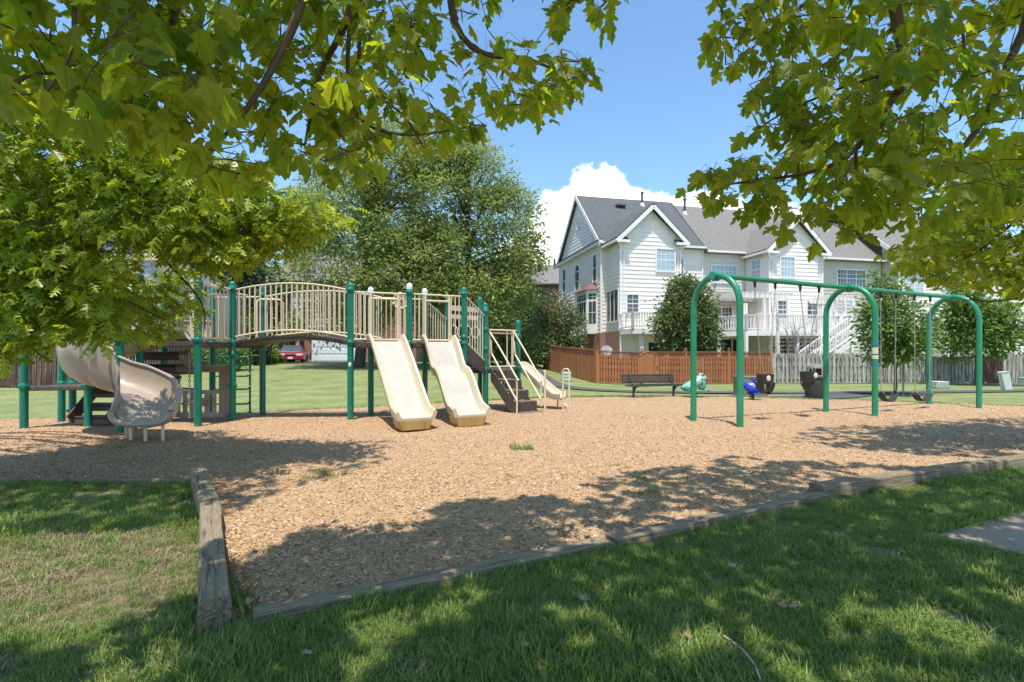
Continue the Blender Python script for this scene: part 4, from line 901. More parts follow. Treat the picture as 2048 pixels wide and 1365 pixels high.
c = V((2.55, 24.2, terr(2.55, 24.2))); utility_box(c, (.42, .4, .42), 'small pale box on the grass between stairs and red fence', 'palegreen', 'small pale green boxes on the lawn', 3)
c = gnd(2014, 781); t = thing('marker_post', 'pale green marker post leaning at the right', 'post', c)
MB().add([c + V((x + z * -.22, y, z)) for z in (-.1, .72) for x, y in ((-.16, -.10), (.16, -.10), (.16, .10), (-.16, .10))], [(0, 3, 2, 1), (4, 5, 6, 7), (0, 1, 5, 4), (1, 2, 6, 5), (2, 3, 7, 6), (3, 0, 4, 7)]).build('shell', M['palegreen'], t, bevel=.02); MB().bar(c + V((-.30, -.0, .72)), c + V((-.02, -.0, .74)), .24, .035).build('cap', M['palegreen'], t, bevel=.01)

# ------------------------------------------------------------------ fences
def picket_mesh(w, h, th, mat_, top='dog'):
    c = w * .25; poly = [(-w / 2, 0), (w / 2, 0), (w / 2, h - c), (w / 2 - c, h), (-w / 2 + c, h), (-w / 2, h - c)] if top == 'dog' else [(-w / 2, 0), (w / 2, 0), (w / 2, h), (-w / 2, h)]
    vs = [(x, -th / 2, z) for x, z in poly] + [(x, th / 2, z) for x, z in poly]; n = len(poly)
    me = bpy.data.meshes.new('picket'); me.from_pydata(vs, [], [tuple(range(n)), tuple(range(n, 2 * n))[::-1]] + [(i, n + i, n + (i + 1) % n, (i + 1) % n) for i in range(n)]); me.materials.append(mat_); me.update(); return me
def fence(label, a, b, h, w, gap, m, top='dog', lattice=0, cap=True, posts=2.4, back=True, skip=None, finial=False, zoff=0, jit=.012, level=None):
    a, b = V((*a, 0)), V((*b, 0)); d = (b - a); L = d.length; d.normalize(); n = V((d.y, -d.x, 0)); rz = math.atan2(d.y, d.x); n = n if n.y < 0 or (abs(n.y) < .3 and n.x < 0) else -n
    mid_ = (a + b) / 2; t = thing('fence', label, 'fence', (mid_.x, mid_.y, terr(mid_.x, mid_.y)))
    ph = h - lattice; me = picket_mesh(w, ph, .018, M[m], top); k = int(L / (w + gap))
    def gz(p): return terr(p.x, p.y) + zoff
    for i in range(k + 1):
        p = a + d * (i * (w + gap) + w / 2)
        if (p - a).length > L: break
        if skip and skip[0] < (p - a).length < skip[1]: continue
        put('picket', me, t, p + n * .035 + V((0, 0, gz(p) + .04 + random.uniform(-jit, jit))), (0, random.uniform(-.008, .008), rz))
        if back:
            p2 = p + d * (w + gap) / 2; put('picket', me, t, p2 - n * .035 + V((0, 0, gz(p2) + .04 + random.uniform(-jit, jit))), (0, random.uniform(-.008, .008), rz))
    ns = max(1, round(L / posts)); st_ = [a.lerp(b, i / ns) for i in range(ns + 1)]
    for i in range(ns):
        p, q = st_[i], st_[i + 1]
        for z in (.28, .55 * ph + .1, ph - .16): MB().bar(p + V((0, 0, gz(p) + z)), q + V((0, 0, gz(q) + z)), .036, .085).build('rail', M[m], t)
        if lattice:
            z0, z1 = ph + .05, h; lo = MB(); D_ = (q - p); Ls = D_.length; zz = lambda s: gz(p) + (gz(q) - gz(p)) * s / Ls
            for s in (z0, z1): lo.bar(p + V((0, 0, gz(p) + s)), q + V((0, 0, gz(q) + s)), .05, .05)
            fr = lo.build('lattice_frame', M[m], t); la = MB(); s = -(z1 - z0)
            while s < Ls:
                for sg in (1, -1):
                    s0, s1 = s, s + (z1 - z0); e0, e1 = max(0, s0), min(Ls, s1)
                    if e1 - e0 > .02:
                        f0, f1 = (e0 - s0) / (s1 - s0), (e1 - s0) / (s1 - s0); za, zb = (z0 + (z1 - z0) * f0, z0 + (z1 - z0) * f1) if sg > 0 else (z1 - (z1 - z0) * f0, z1 - (z1 - z0) * f1)
                        la.bar(p + d * e0 + V((0, 0, zz(e0) + za)) + n * .006 * sg, p + d * e1 + V((0, 0, zz(e1) + zb)) + n * .006 * sg, .012, .030, n)
                s += .062
            la.build('lattice', M[m if m != 'redwood' else 'lattice'], fr)
        if cap: MB().bar(p + V((0, 0, gz(p) + h + .06)), q + V((0, 0, gz(q) + h + .06)), .12, .036).build('cap_rail', M[m], t)
    for i, p in enumerate(st_):
        o = MB().box(p + V((0, 0, gz(p) + (h + .12) / 2)), (.095, .095, h + .12), rz).build('fence_post', M[m], t)
        if finial: MB().box(p + V((0, 0, gz(p) + h + .15)), (.13, .13, .035), rz).ball(p + V((0, 0, gz(p) + h + .21)), .05, 8, 6).build('post_finial', M[m], o, smooth=True)
    return t
RC, RE, RL = (4.05, 24.45), (12.75, 25.35), (2.10, 34.0)
fr = fence('red stained fence with a lattice top, long side facing the playground', RC, RE, 1.50, .095, .045, 'redwood', lattice=.27, posts=2.17, skip=(2.02, 2.98), finial=True)
fence('red stained fence of close boards running back beside the white house', (RC[0] - .06, RC[1] + .1), RL, 1.52, .13, .006, 'redwood', top='flat', lattice=.30, posts=2.0, back=False)
# arched gate in the red fence
gd = (V((*RE, 0)) - V((*RC, 0))).normalized(); g0 = V((*RC, 0)) + gd * 2.05; gn = V((gd.y, -gd.x, 0)); rz = math.atan2(gd.y, gd.x)
gt = thing('gate', 'arched red board gate set in the long red fence', 'gate', g0 + gd * .45)
for i in range(7):
    u = (i + .5) / 7; hh = 1.28 + .20 * (1 - (2 * u - 1) ** 2); put('board', picket_mesh(.128, hh, .02, M['redwood'], 'flat'), gt, g0 + gd * .92 * u + gn * .06 + V((0, 0, .06)), (0, 0, rz))
MB().tube(arc(g0 + V((0, 0, 1.36)) + gn * .06, g0 + gd * .92 + V((0, 0, 1.36)) + gn * .06, .20), .035, 6).build('top_rail', M['redwood'], gt)
for z in (.3, 1.1): MB().bar(g0 + gn * .03 + V((0, 0, z)), g0 + gd * .92 + gn * .03 + V((0, 0, z)), .04, .10).build('rail', M['redwood'], gt)
MB().bar(g0 + gn * .085 + V((0, 0, .09)), g0 + gd * .92 + gn * .085 + V((0, 0, .09)), .03, .05).build('bottom_rail', M['redwood'], gt); MB().box(g0 + gd * .86 + gn * .09 + V((0, 0, .82)), (.05, .03, .12), rz).build('latch', M['vent'], gt)
fence('weathered grey shadow board fence between red fence and saplings', (12.85, 25.4), (20.6, 25.4), 1.46, .14, .07, 'greywood', cap=False, jit=.03)
fence('weathered grey board fence behind the young trees', (20.65, 25.45), (23.0, 25.4), 1.30, .14, .03, 'greywood', cap=False, jit=.03, top='flat')
fence('rusty brown fence panel between two grey fences at the right', (23.05, 25.6), (24.3, 25.6), 1.30, .12, .012, 'brownwood', cap=False, jit=.03, top='flat')
fence('grey fence at the far right edge of the picture', (24.35, 25.5), (30, 25.5), 1.46, .14, .05, 'greywood', cap=False, jit=.03)
fence('dark brown stained fence under the oak at the left', (-27, 20.0), (-16.7, 20.0), 1.95, .14, .055, 'brownwood', cap=False, jit=.04)
fence('dark brown fence running back from the left fence corner', (-16.7, 20.1), (-16.9, 27), 1.95, .14, .055, 'brownwood', cap=False, jit=.04, back=False)
# ------------------------------------------------------------------ houses
O2, U2, N2 = V((5.94, 34.17, 0)), V((.9757, .2196, 0)), V((-.2144, .9768, 0))      # corner of the row, along it, away from the eye
U2.normalize(); N2 = V((-U2.y, U2.x, 0)); RZ = math.atan2(U2.y, U2.x)
def L(t, d, z): return O2 + U2 * t + N2 * d + V((0, 0, z))
_board = {}
def siding(wall, a, b, z0, z1, nrm, m, course=.235, apex=None, za=None):
    """lapped boards, one object each, laid on a wall from a to b; with apex (0..1 along) and za they narrow up a gable"""
    if m not in _board:
        me = bpy.data.meshes.new('siding_board'); me.from_pydata([(0, -.040, 0), (1, -.040, 0), (1, -.012, 1.02), (0, -.012, 1.02), (0, 0, 0), (1, 0, 0)], [], [(0, 1, 2, 3), (0, 4, 5, 1)]); me.materials.append(M[m]); me.update(); _board[m] = me
    a, b = V(a), V(b); d = b - a; d.z = 0; Lw = d.length; d.normalize(); nrm = V(nrm)
    if d.cross(V((0, 0, 1))).dot(nrm) < 0: a, b, d = b, a, -d; apex = None if apex is None else 1 - apex
    n = max(1, round((z1 - z0) / course)); c = (z1 - z0) / n; k = n if apex is None else n + int((za - z1) / c)
    for i in range(k):
        z = z0 + i * c; x0, x1 = 0, Lw
        if z + c > z1 + .01 and apex is not None: f = (z + c - z1) / (za - z1); x0, x1 = apex * Lw * f, Lw - (1 - apex) * Lw * f
        if x1 - x0 < .08: break
        put('siding_board', _board[m], wall, a + d * x0 + V((0, 0, z)), (0, 0, math.atan2(d.y, d.x)), (x1 - x0, 1, c))
def wallp(house, name, pts, th, m): return MB().slab(pts, th).build(name, M[m], house)
def window(house, c, ud, nd, w, h, cols=2, rows=4, lights=1, pane='glass', arch=False, sash=True, name='window'):
    """white cased window standing proud of the siding, panes set back in it"""
    c, ud, nd = V(c), V(ud), V(nd); Z = V((0, 0, 1)); m = MB(); fw, dp = .085, .095
    def br(x0, z0, x1, z1, wd, pr): m.bar(c + ud * x0 + Z * z0 + nd * pr / 2, c + ud * x1 + Z * z1 + nd * pr / 2, pr, wd, up=Z if abs(z1 - z0) < 1e-6 else ud) if abs(z1 - z0) < 1e-6 else m.bar(c + ud * x0 + Z * z0 + nd * pr / 2, c + ud * x1 + Z * z1 + nd * pr / 2, pr, wd, up=ud)
    hw, hh = w / 2, h / 2
    br(-hw - fw, hh + fw / 2, hw + fw, hh + fw / 2, fw, dp); br(-hw - fw, -hh - fw / 2, hw + fw, -hh - fw / 2, fw, dp + .02); br(-hw - fw / 2, -hh, -hw - fw / 2, hh, fw, dp); br(hw + fw / 2, -hh, hw + fw / 2, hh, fw, dp)
    if arch: m.tube([c + ud * (hw + fw / 2) * math.cos(k * math.pi / 10) + Z * (hh + fw + (hw + fw / 2) * math.sin(k * math.pi / 10)) + nd * .04 for k in range(11)], .045, 6)
    f = m.build(name, M['white'], house); lw = w / lights
    for i in range(lights):
        x = -hw + lw * (i + .5); p = MB().add([c + ud * (x + sx * (lw / 2 - .02)) + Z * sz * hh + nd * .056 for sx, sz in ((-1, -1), (1, -1), (1, 1), (-1, 1))], [(0, 1, 2, 3)]).build('pane', M[pane], f)
        m = MB(); c2 = c; ii = []
        if i: m.bar(c + ud * (x - lw / 2) - Z * hh + nd * .038, c + ud * (x - lw / 2) + Z * hh + nd * .038, .076, .07, up=ud)
        for k in range(1, cols): xx = x - lw / 2 + lw * k / cols; m.bar(c + ud * xx - Z * hh + nd * .061, c + ud * xx + Z * hh + nd * .061, .012, .025, up=ud)
        for k in range(1, rows):
            zz = -hh + h * k / rows; thick = .055 if (sash and k == rows // 2) else .025
            m.bar(c + ud * (x - lw / 2) + Z * zz + nd * .061, c + ud * (x + lw / 2) + Z * zz + nd * .061, .014, thick, up=Z)
        if m.v: m.build('glazing_bar', M['white'], f)
    if arch:
        r = hw; MB().add([c + Z * (hh + fw) + nd * .056] + [c + ud * r * math.cos(k * math.pi / 10) + Z * (hh + fw + r * math.sin(k * math.pi / 10)) + nd * .056 for k in range(11)], [(0, k, k + 1) for k in range(1, 11)]).build('pane', M[pane], f)
    return f
EZ, RZZ, HD = 9.0, 13.2, 4.4                            # eave, ridge, half depth of the row
SL = (RZZ - EZ) / HD
def main_roof(h, t0, t1, dz, m, ov=.35, l=0, r=0):
    a, b = t0 - l, t1 + r
    MB().slab([L(a, -ov, EZ - ov * SL + dz + .12), L(b, -ov, EZ - ov * SL + dz + .12), L(b, HD, RZZ + dz + .12), L(a, HD, RZZ + dz + .12)], .12).slab([L(b, 2 * HD + ov, EZ - ov * SL + dz + .12), L(a, 2 * HD + ov, EZ - ov * SL + dz + .12), L(a, HD, RZZ + dz + .12), L(b, HD, RZZ + dz + .12)], .12).build('roof', M[m], h)
def gutter(h, a, b): MB().bar(a, b, .13, .14).build('gutter', M['white'], h)
def bump(h, t0, t1, d, dz, sid, roof, ez=8.85, pz=10.75):
    """the projecting gabled bay: three clad walls, gable roof, white rakes and returns"""
    tm = (t0 + t1) / 2
    w = wallp(h, 'bay_wall', [L(t0, -d, 0), L(t1, -d, 0), L(t1, -d, ez + dz), L(tm, -d, pz - .15 + dz), L(t0, -d, ez + dz)], .2, sid); siding(w, L(t0, -d, 0), L(t1, -d, 0), .4, ez + dz, -N2, sid, .262, .5, pz - .15 + dz)
    for t, s in ((t0, -1), (t1, 1)):
        w = wallp(h, 'bay_side_wall', [L(t, -d + .01, 0), L(t, -d + .01, ez + dz), L(t, 0, ez + dz), L(t, 0, 0)] if s < 0 else [L(t, 0, 0), L(t, 0, ez + dz), L(t, -d + .01, ez + dz), L(t, -d + .01, 0)], .12, sid)
        siding(w, L(t, -d, 0), L(t, -.02, 0), 2.9, ez + dz, U2 * s, sid, .262)
        MB().bar(L(t + s * .02, -d - .03, .4), L(t + s * .02, -d - .03, ez + dz), .12, .12).build('corner_board', M['white'], h)
    ov, of = .42, .38; zr = (pz - ez) / (tm - t0); ze = ez - ov * zr + dz; back = (pz + dz - (EZ + dz)) / SL
    for s, te in ((-1, t0 - ov), (1, t1 + ov)):
        dv = (ze - EZ - dz) / SL; q = [L(te, -d - of, ze + .1), L(tm, -d - of, pz + dz + .1), L(tm, back + .1, pz + dz + .1), L(te, dv, ze + .1)]
        MB().slab(q if s > 0 else q[::-1], .10).build('bay_roof', M[roof], h)
        MB().bar(L(te, -d - of - .02, ze - .06), L(tm, -d - of - .02, pz + dz - .06), .05, .24).build('rake_board', M['white'], h)
        gutter(h, L(te, -d - of, ze + .03), L(te, -.1, ze + .03))
        tb = t0 if s < 0 else t1
        MB().slab([L(te - (0 if s < 0 else .85), -d - of, ze + .06), L(te + (.85 if s < 0 else 0), -d - of, ze + .06), L(te + (.85 if s < 0 else 0), -d, ze + .34), L(te - (0 if s < 0 else .85), -d, ze + .34)], .05).build('eave_return', M[roof], h)
        MB().bar(L(te - (0 if s < 0 else .85), -d - of, ze - .02), L(te + (.85 if s < 0 else 0), -d - of, ze - .02), .1, .16).build('return_trim', M['white'], h)
        MB().tube([L(te + .05 * -s, -d - of + .05, ze), L(tb + s * -.18, -d - .06, ze - .55), L(tb + s * -.18, -d - .06, .4)], .045, 6).build('downspout', M['white'], h)
    return h
def balusters(parent, a, b, z, h, step, m='white', nm='baluster'):
    a, b = V(a), V(b); n = max(1, int((b - a).length / step)); key = ('bal', m, round(h, 2))
    if key not in _board: _board[key] = MB().box((0, 0, h / 2), (.06, .06, h)).mesh('baluster', M[m])
    rz = math.atan2((b - a).y, (b - a).x)
    for i in range(n): p = a.lerp(b, (i + .5) / n); put(nm, _board[key], parent, (p.x, p.y, p.z + z), (0, 0, rz))
def deck_rail(deck_o, a, b, z, h=.95, step=.17):
    a, b = V((a.x, a.y, 0)), V((b.x, b.y, 0)); r = MB().bar(a + V((0, 0, z + h)), b + V((0, 0, z + h)), .14, .05).bar(a + V((0, 0, z + .10)), b + V((0, 0, z + .10)), .05, .09).build('deck_railing', M['white'], deck_o)
    balusters(deck_o, a, b, z + .12, h - .16, step)
    for p in (a, b): MB().box(p + V((0, 0, z + h / 2 + .03)), (.13, .13, h + .12), RZ).build('rail_post', M['white'], deck_o)

# --- end house, white siding under a charcoal roof
H1 = thing('townhouse', 'white end townhouse with charcoal roof, gabled bay and brick foot', 'house', (5.94, 34.17, 0))
D1 = 2 * HD
w = wallp(H1, 'end_wall', [L(0, D1, 2.9), L(0, D1, EZ), L(0, HD, RZZ), L(0, 0, EZ), L(0, 0, 2.9)][::-1], .2, 'siding'); siding(w, L(0, 0, 0), L(0, D1, 0), 2.9, EZ, -U2, 'siding', .255, .5, RZZ)
wallp(H1, 'rear_wall', [L(0, 0, 0), L(7.5, 0, 0), L(7.5, 0, EZ), L(0, 0, EZ)], .2, 'siding'); w = H1.children[-1]; siding(w, L(4.45, 0, 0), L(7.45, 0, 0), 2.7, EZ - .1, -N2, 'siding', .262)
siding(w, L(.02, 0, 0), L(.34, 0, 0), 2.7, EZ - .1, -N2, 'siding', .262)
MB().box(L(-.01, D1 / 2, 1.43) - U2 * .02, (.26, D1 + .06, 2.90), RZ).build('brick_base', M['brick'], H1)
MB().slab([L(-.16, -.08, 0), L(.33, -.08, 0), L(.33, -.08, 2.9), L(-.16, -.08, 2.9)], .2).build('brick_base', M['brick'], H1)
MB().slab([L(.24, -2.33, 0), L(.24, -2.33, 2.88), L(.24, 0, 2.88), L(.24, 0, 0)], .12).build('brick_base', M['brick'], H1)
MB().slab([L(.235, -2.36, 2.82), L(.235, -2.36, 2.93), L(.235, 0, 2.93), L(.235, 0, 2.82)], .16).build('brick_course', M['brick'], H1)
main_roof(H1, 0, 7.5, 0, 'roofdark', l=.28)
for d0, d1, z0, z1 in ((-.38, HD, EZ - .38 * SL, RZZ), (D1 + .38, HD, EZ - .38 * SL, RZZ)): MB().bar(L(-.27, d0, z0 + .0), L(-.27, d1, z1 + .0), .05, .26).build('rake_board', M['white'], H1)
MB().bar(L(-.16, -.3, EZ - .12), L(-.16, D1 + .3, EZ - .12), .28, .22).build('frieze_board', M['white'], H1); MB().slab([L(-.36, -.3, EZ), L(-.02, -.3, EZ + .16), L(-.02, D1 + .3, EZ + .16), L(-.36, D1 + .3, EZ)], .05).build('eave_return', M['roofdark'], H1)
gutter(H1, L(-.3, -.42, EZ - .2), L(.1, -.42, EZ - .2)); gutter(H1, L(4.7, -.42, EZ - .2), L(7.5, -.42, EZ - .2))
for d in (-.02, D1 + .02): MB().bar(L(-.03, d, 2.9), L(-.03, d, EZ), .14, .14).build('corner_board', M['white'], H1)
MB().bar(L(7.45, -.03, .4), L(7.45, -.03, EZ - .1), .12, .12).build('corner_board', M['white'], H1)
bump(H1, .32, 4.38, 2.29, 0, 'siding', 'roofdark')
window(H1, L(3.35, -2.29, 7.42), U2, -N2, 1.22, 1.36, 4, 4, 1, 'curtain'); window(H1, L(1.10, -2.29, 4.62), U2, -N2, .75, 1.10, 2, 4); window(H1, L(5.45, 0, 7.15), U2, -N2, .95, 1.70, 3, 4)
window(H1, L(.32, -1.15, 4.55), -N2, -U2, 1.75, 1.95, 1, 1, 3, 'glass', sash=False); window(H1, L(1.25, -2.29, 1.05), U2, -N2, .78, .95, 2, 3)
window(H1, L(0, 1.05, 7.35), -N2, -U2, .62, 1.8, 1, 2); window(H1, L(0, 4.55, 6.95), -N2, -U2, .85, 1.35, 2, 2, arch=True); window(H1, L(0, 7.6, 7.4), -N2, -U2, .62, 1.8, 1, 2)
o = MB().tube([L(-.05, 4.4 + .34 * math.cos(k * math.pi / 8), 11.2 + .45 * math.sin(k * math.pi / 8)) for k in range(17)], .05, 6, False).build('gable_vent', M['white'], H1); MB().lathe((0, 0, 0), [(.0, 0)], 3) if False else None
# angled bay window on the end wall under a small copper roof
def bay_window():
    b = [L(-.0, .55, 0), L(-.62, 1.15, 0), L(-.62, 3.1, 0), L(0, 3.7, 0)]; o = MB().prism([(p.x, p.y) for p in b], 2.86, 5.85).build('bay_window', M['white'], H1)
    for p, q in zip(b, b[1:]):
        d = (q - p); ln = d.length; d.normalize(); n = V((d.y, -d.x, 0)); n = n if n.dot(-U2) > -.05 and n.dot(V((-1, -.3, 0))) > 0 else -n; c = (p + q) / 2
        k = 2 if ln > 1.3 else 1; m = MB(); pw = (ln - .25) / k
        for i in range(k):
            x = -(ln - .25) / 2 + pw * (i + .5)
            for z0, z1 in ((3.55, 5.05), (5.2, 5.58)): m.add([c + d * (x + s * (pw / 2 - .05)) + n * .012 + V((0, 0, z)) for s, z in ((-1, z0), (1, z0), (1, z1), (-1, z1))], [(0, 1, 2, 3)])
            fr_ = MB()
            for zz in (4.3, 5.39): fr_.bar(c + d * (x - pw / 2) + n * .02 + V((0, 0, zz)), c + d * (x + pw / 2) + n * .02 + V((0, 0, zz)), .02, .035)
            fr_.bar(c + d * x + n * .02 + V((0, 0, 3.55)), c + d * x + n * .02 + V((0, 0, 5.58)), .02, .03, up=d).build('glazing_bar', M['white'], o)
        m.build('pane', M['glass'], o)
    e = [L(0, .35, 5.85), L(-.8, 1.05, 5.85), L(-.8, 3.2, 5.85), L(0, 3.9, 5.85)]; tp = [L(0, 1.15, 6.45), L(-.02, 1.4, 6.47), L(-.02, 2.9, 6.47), L(0, 3.1, 6.45)]
    MB().add(e + tp, [(0, 1, 5, 4), (1, 2, 6, 5), (2, 3, 7, 6), (0, 3, 2, 1), (4, 5, 6, 7), (0, 4, 7, 3)]).build('bay_roof', M['copper'], o)
bay_window()
def balcony():
    z = 2.98; a, b, c, d = L(.25, -4.1, 0), L(4.4, -4.1, 0), L(4.4, -2.32, 0), L(.25, -2.32, 0)
    o = MB().prism([(p.x, p.y) for p in (a, b, c, d)], z - .06, z).build('deck', M['white'], H1); MB().bar(a + V((0, 0, z - .19)), b + V((0, 0, z - .19)), .05, .24).build('rim_board', M['white'], o); MB().bar(a + V((0, 0, z - .19)), d + V((0, 0, z - .19)), .05, .24).build('rim_board', M['white'], o)
    deck_rail(o, a, L(2.3, -4.1, 0), z); deck_rail(o, L(2.3, -4.1, 0), b, z); deck_rail(o, a, d, z, step=.9); deck_rail(o, b, c, z)
    for t in (.95, 2.6, 4.2): MB().box(L(t, -3.8, (z - .06) / 2), (.20, .20, z - .06), RZ).build('deck_post', M['white'], o)
    MB().slab([L(2.2, -2.345, .1), L(4.2, -2.345, .1), L(4.2, -2.345, 2.2), L(2.2, -2.345, 2.2)], .03).build('sliding_door', M['dark'], H1); MB().bar(L(2.2, -2.36, 1.15), L(4.2, -2.36, 1.15), .03, .22).build('door_rail', M['white'], H1)
balcony()
def pipe(h, t, d, dz, ht): z = EZ + dz + d * SL; MB().tube([L(t, d, z - .1), L(t, d, z + ht)], .085, 10).build('vent_pipe', M['vent'], h, smooth=True); MB().lathe(L(t, d, z + ht), [(.11, 0), (.14, .05), (.06, .14)], 10).build('vent_cap', M['vent'], h); MB().lathe(L(t, d, z), [(.28, -.2), (.13, .22)], 10).build('flashing', M['dish'], h)
pipe(H1, 4.9, 3.9, 0, .95); MB().box(L(2.9, 3.4, EZ + 3.4 * SL + .22), (.75, .5, .16), RZ).build('roof_vent', M['vent'], H1, bevel=.04)
MB().lathe((0, 0, 0), [(.02, 0), (.2, .03), (.36, .11), (.35, .12), (.18, .045), (.02, .02)], 18)
def dish(parent, c, r, m='dish'):
    mb = MB().lathe((0, 0, 0), [(.02 * r, 0), (.5 * r, .06 * r), (r, .28 * r), (r * .98, .31 * r), (.5 * r, .10 * r), (.02 * r, .04 * r)], 18); q = Matrix.Rotation(1.15, 3, 'X') @ Matrix.Rotation(0, 3, 'Z'); mb.v = [tuple(V(c) + q @ V(v)) for v in mb.v]; mb.bar(V(c) + V((0, -.02, 0)), V(c) + V((0, -r * .9, r * .35)), .02, .02)
    return mb.build('satellite_dish', M[m], parent, smooth=True)
dish(H1, L(4.55, -2.45, 5.55), .30)
t = thing('satellite_dish', 'pale satellite dish showing over the red fence corner', 'satellite dish', (4.6, 25.4, 0)); dish(t, (4.66, 25.35, 1.60), .28, 'dishgrey').name = 'reflector'; rod('pole', (4.62, 25.45, 0), (4.62, 25.4, 1.75), .03, M['vent'], t)

# --- second house: beige, grey roof, gabled bay, deck with pergola and stairs
H2 = thing('townhouse', 'beige townhouse with white gabled bay and pergola deck, second in the row', 'house', L(11, 0, 0)); dz = -.22
w = wallp(H2, 'rear_wall', [L(7.53, .06, 0), L(15, .06, 0), L(15, .06, EZ + dz), L(7.53, .06, EZ + dz)], .2, 'siding2'); siding(w, L(7.6, .06, 0), L(10.85, .06, 0), 2.9, EZ + dz - .1, -N2, 'siding2', .262)
main_roof(H2, 7.53, 15.0, dz, 'roofgrey'); gutter(H2, L(7.6, -.42, EZ + dz - .2), L(10.6, -.42, EZ + dz - .2)); bump(H2, 10.9, 15.0, 2.40, dz, 'siding', 'roofgrey', 8.85, 10.85)
MB().bar(L(7.56, -.42, EZ - .4 * SL - .1), L(7.56, HD, RZZ - .02), .05, .28).build('roof_edge', M['roofdark'], H2)
window(H2, L(9.2, .06, 7.1), U2, -N2, 1.95, 1.15, 3, 3, 2, 'curtain'); window(H2, L(12.25, -2.40, 7.28), U2, -N2, 1.05, 1.32, 4, 4, 1, 'curtain'); window(H2, L(10.9, -1.2, 7.28), -N2, -U2, .9, 1.32, 2, 4, 1, 'curtain')
window(H2, L(9.0, .06, 4.0), U2, -N2, 1.6, 1.5, 3, 4, 2); window(H2, L(11.9, -2.40, 4.45), U2, -N2, .8, 1.15, 2, 4); window(H2, L(14.2, -2.40, 4.45), U2, -N2, .8, 1.15, 2, 4); MB().slab([L(8, -1.3, 5.05), L(10.8, -1.3, 5.05), L(10.8, .03, 5.9), L(8, .03, 5.9)], .1).build('porch_roof', M['roofgrey'], H2)
MB().slab([L(7.9, .03, .1), L(10.7, .03, .1), L(10.7, .03, 2.5), L(7.9, .03, 2.5)], .03).build('patio_door', M['dark'], H2); MB().slab([L(11.2, -2.43, .1), L(14.8, -2.43, .1), L(14.8, -2.43, 2.5), L(11.2, -2.43, 2.5)], .03).build('patio_door', M['dark'], H2)
for t in (8.8, 9.8, 12.2, 13.5): MB().bar(L(t, -2.5 if t > 11 else -.02, .1), L(t, -2.5 if t > 11 else -.02, 2.5), .12, .09).build('door_frame', M['siding3'], H2)
def deck2():
    z = 2.95; pl = [L(7.2, -2.3, 0), L(8.0, -3.9, 0), L(9.6, -4.7, 0), L(15.4, -4.7, 0), L(15.4, -2.43, 0), L(10.95, -2.43, 0), L(10.95, -.02, 0), L(7.2, -.02, 0)]
    o = MB().prism([(p.x, p.y) for p in pl], z - .06, z).build('deck', M['white'], H2)
    for i in range(3): MB().bar(pl[i] + V((0, 0, z - .2)), pl[i + 1] + V((0, 0, z - .2)), .05, .28).build('rim_board', M['white'], o)
    for i in range(2): deck_rail(o, pl[i], pl[i + 1], z)
    m1 = L(12.4, -4.7, 0); deck_rail(o, pl[2], m1, z); deck_rail(o, m1, L(14.2, -4.7, 0), z); deck_rail(o, L(14.3, -4.7, 0), pl[3], z); deck_rail(o, pl[3], pl[4], z)
    for p in (pl[0], pl[1], pl[2], L(11.2, -4.5, 0), L(13.0, -4.5, 0), L(14.3, -4.5, 0), L(15.3, -4.5, 0), L(15.3, -3, 0)): MB().box(V((p.x, p.y, (z - .06) / 2)), (.18, .18, z - .06), RZ).build('deck_post', M['white'], o)
    # pergolas: beams, rafters
    for (t0, t1, d0, d1, zt, nr) in ((7.6, 11.3, -3.7, -.3, 5.15, 11), (13.9, 15.4, -4.6, -2.5, 5.0, 6)):
        pg = MB().bar(L(t0, d0, zt), L(t1, d0, zt), .06, .20).build('pergola', M['white'], H2); MB().bar(L(t0, d1, zt), L(t1, d1, zt), .06, .20).build('pergola_beam', M['white'], pg)
        for k in range(nr): tt = t0 + (t1 - t0) * k / (nr - 1); MB().bar(L(tt, d0 - .35, zt + .16), L(tt, d1, zt + .16), .05, .14).build('rafter', M['white'], pg)
        for tt in (t0 + .1, (t0 + t1) / 2, t1 - .1): MB().box(L(tt, d0, (zt + z) / 2), (.14, .14, zt - z), RZ).build('pergola_post', M['white'], pg)
    MB().slab([L(8.9, -1.8, 3.1), L(9.7, -1.8, 3.1), L(9.7, -1.8, 4.9), L(8.9, -1.8, 4.9)], .04).build('privacy_curtain', M['white'], o); MB().slab([L(14.4, -3.4, 3.1), L(15.0, -3.4, 3.1), L(15.0, -3.4, 4.8), L(14.4, -3.4, 4.8)], .04).build('privacy_curtain', M['white'], o)
    # stairs down to the left, in front of the deck
    s0, s1 = L(14.9, -5.4, z), L(10.2, -5.4, 0.15); st_ = MB()
    for d in (-5.95, -4.85): st_.bar(L(14.9, d, z - .15), L(10.2, d, 0.0), .06, .30)
    so = st_.build('deck_stairs', M['white'], H2)
    for k in range(14): p = s0.lerp(s1, (k + .5) / 14); MB().box(p, (.32, 1.05, .04), RZ).build('stair_tread', M['white'], so)
    for d in (-5.95, -4.85):
        for zz in (.95, .25): MB().bar(L(14.9, d, z + zz), L(10.2, d, .15 + zz), .07, .08).build('stair_rail', M['white'], so)
        for k in range(24): u = (k + .5) / 24; p = L(14.9 - 4.7 * u, d, z + (0.15 - z) * u + .25); put('baluster', _board[('bal', 'white', .70)] if ('bal', 'white', .70) in _board else _board.setdefault(('bal', 'white', .70), MB().box((0, 0, .35), (.055, .055, .70)).mesh('baluster', M['white'])), so, p, (0, 0, RZ))
        for t in (14.9, 12.6): u = (14.9 - t) / 4.7; MB().box(L(t, d, z + (0.15 - z) * u + .5), (.13, .13, 1.25), RZ).build('rail_post', M['white'], so)
deck2(); pipe(H2, 8.3, 3.6, dz, 1.1)

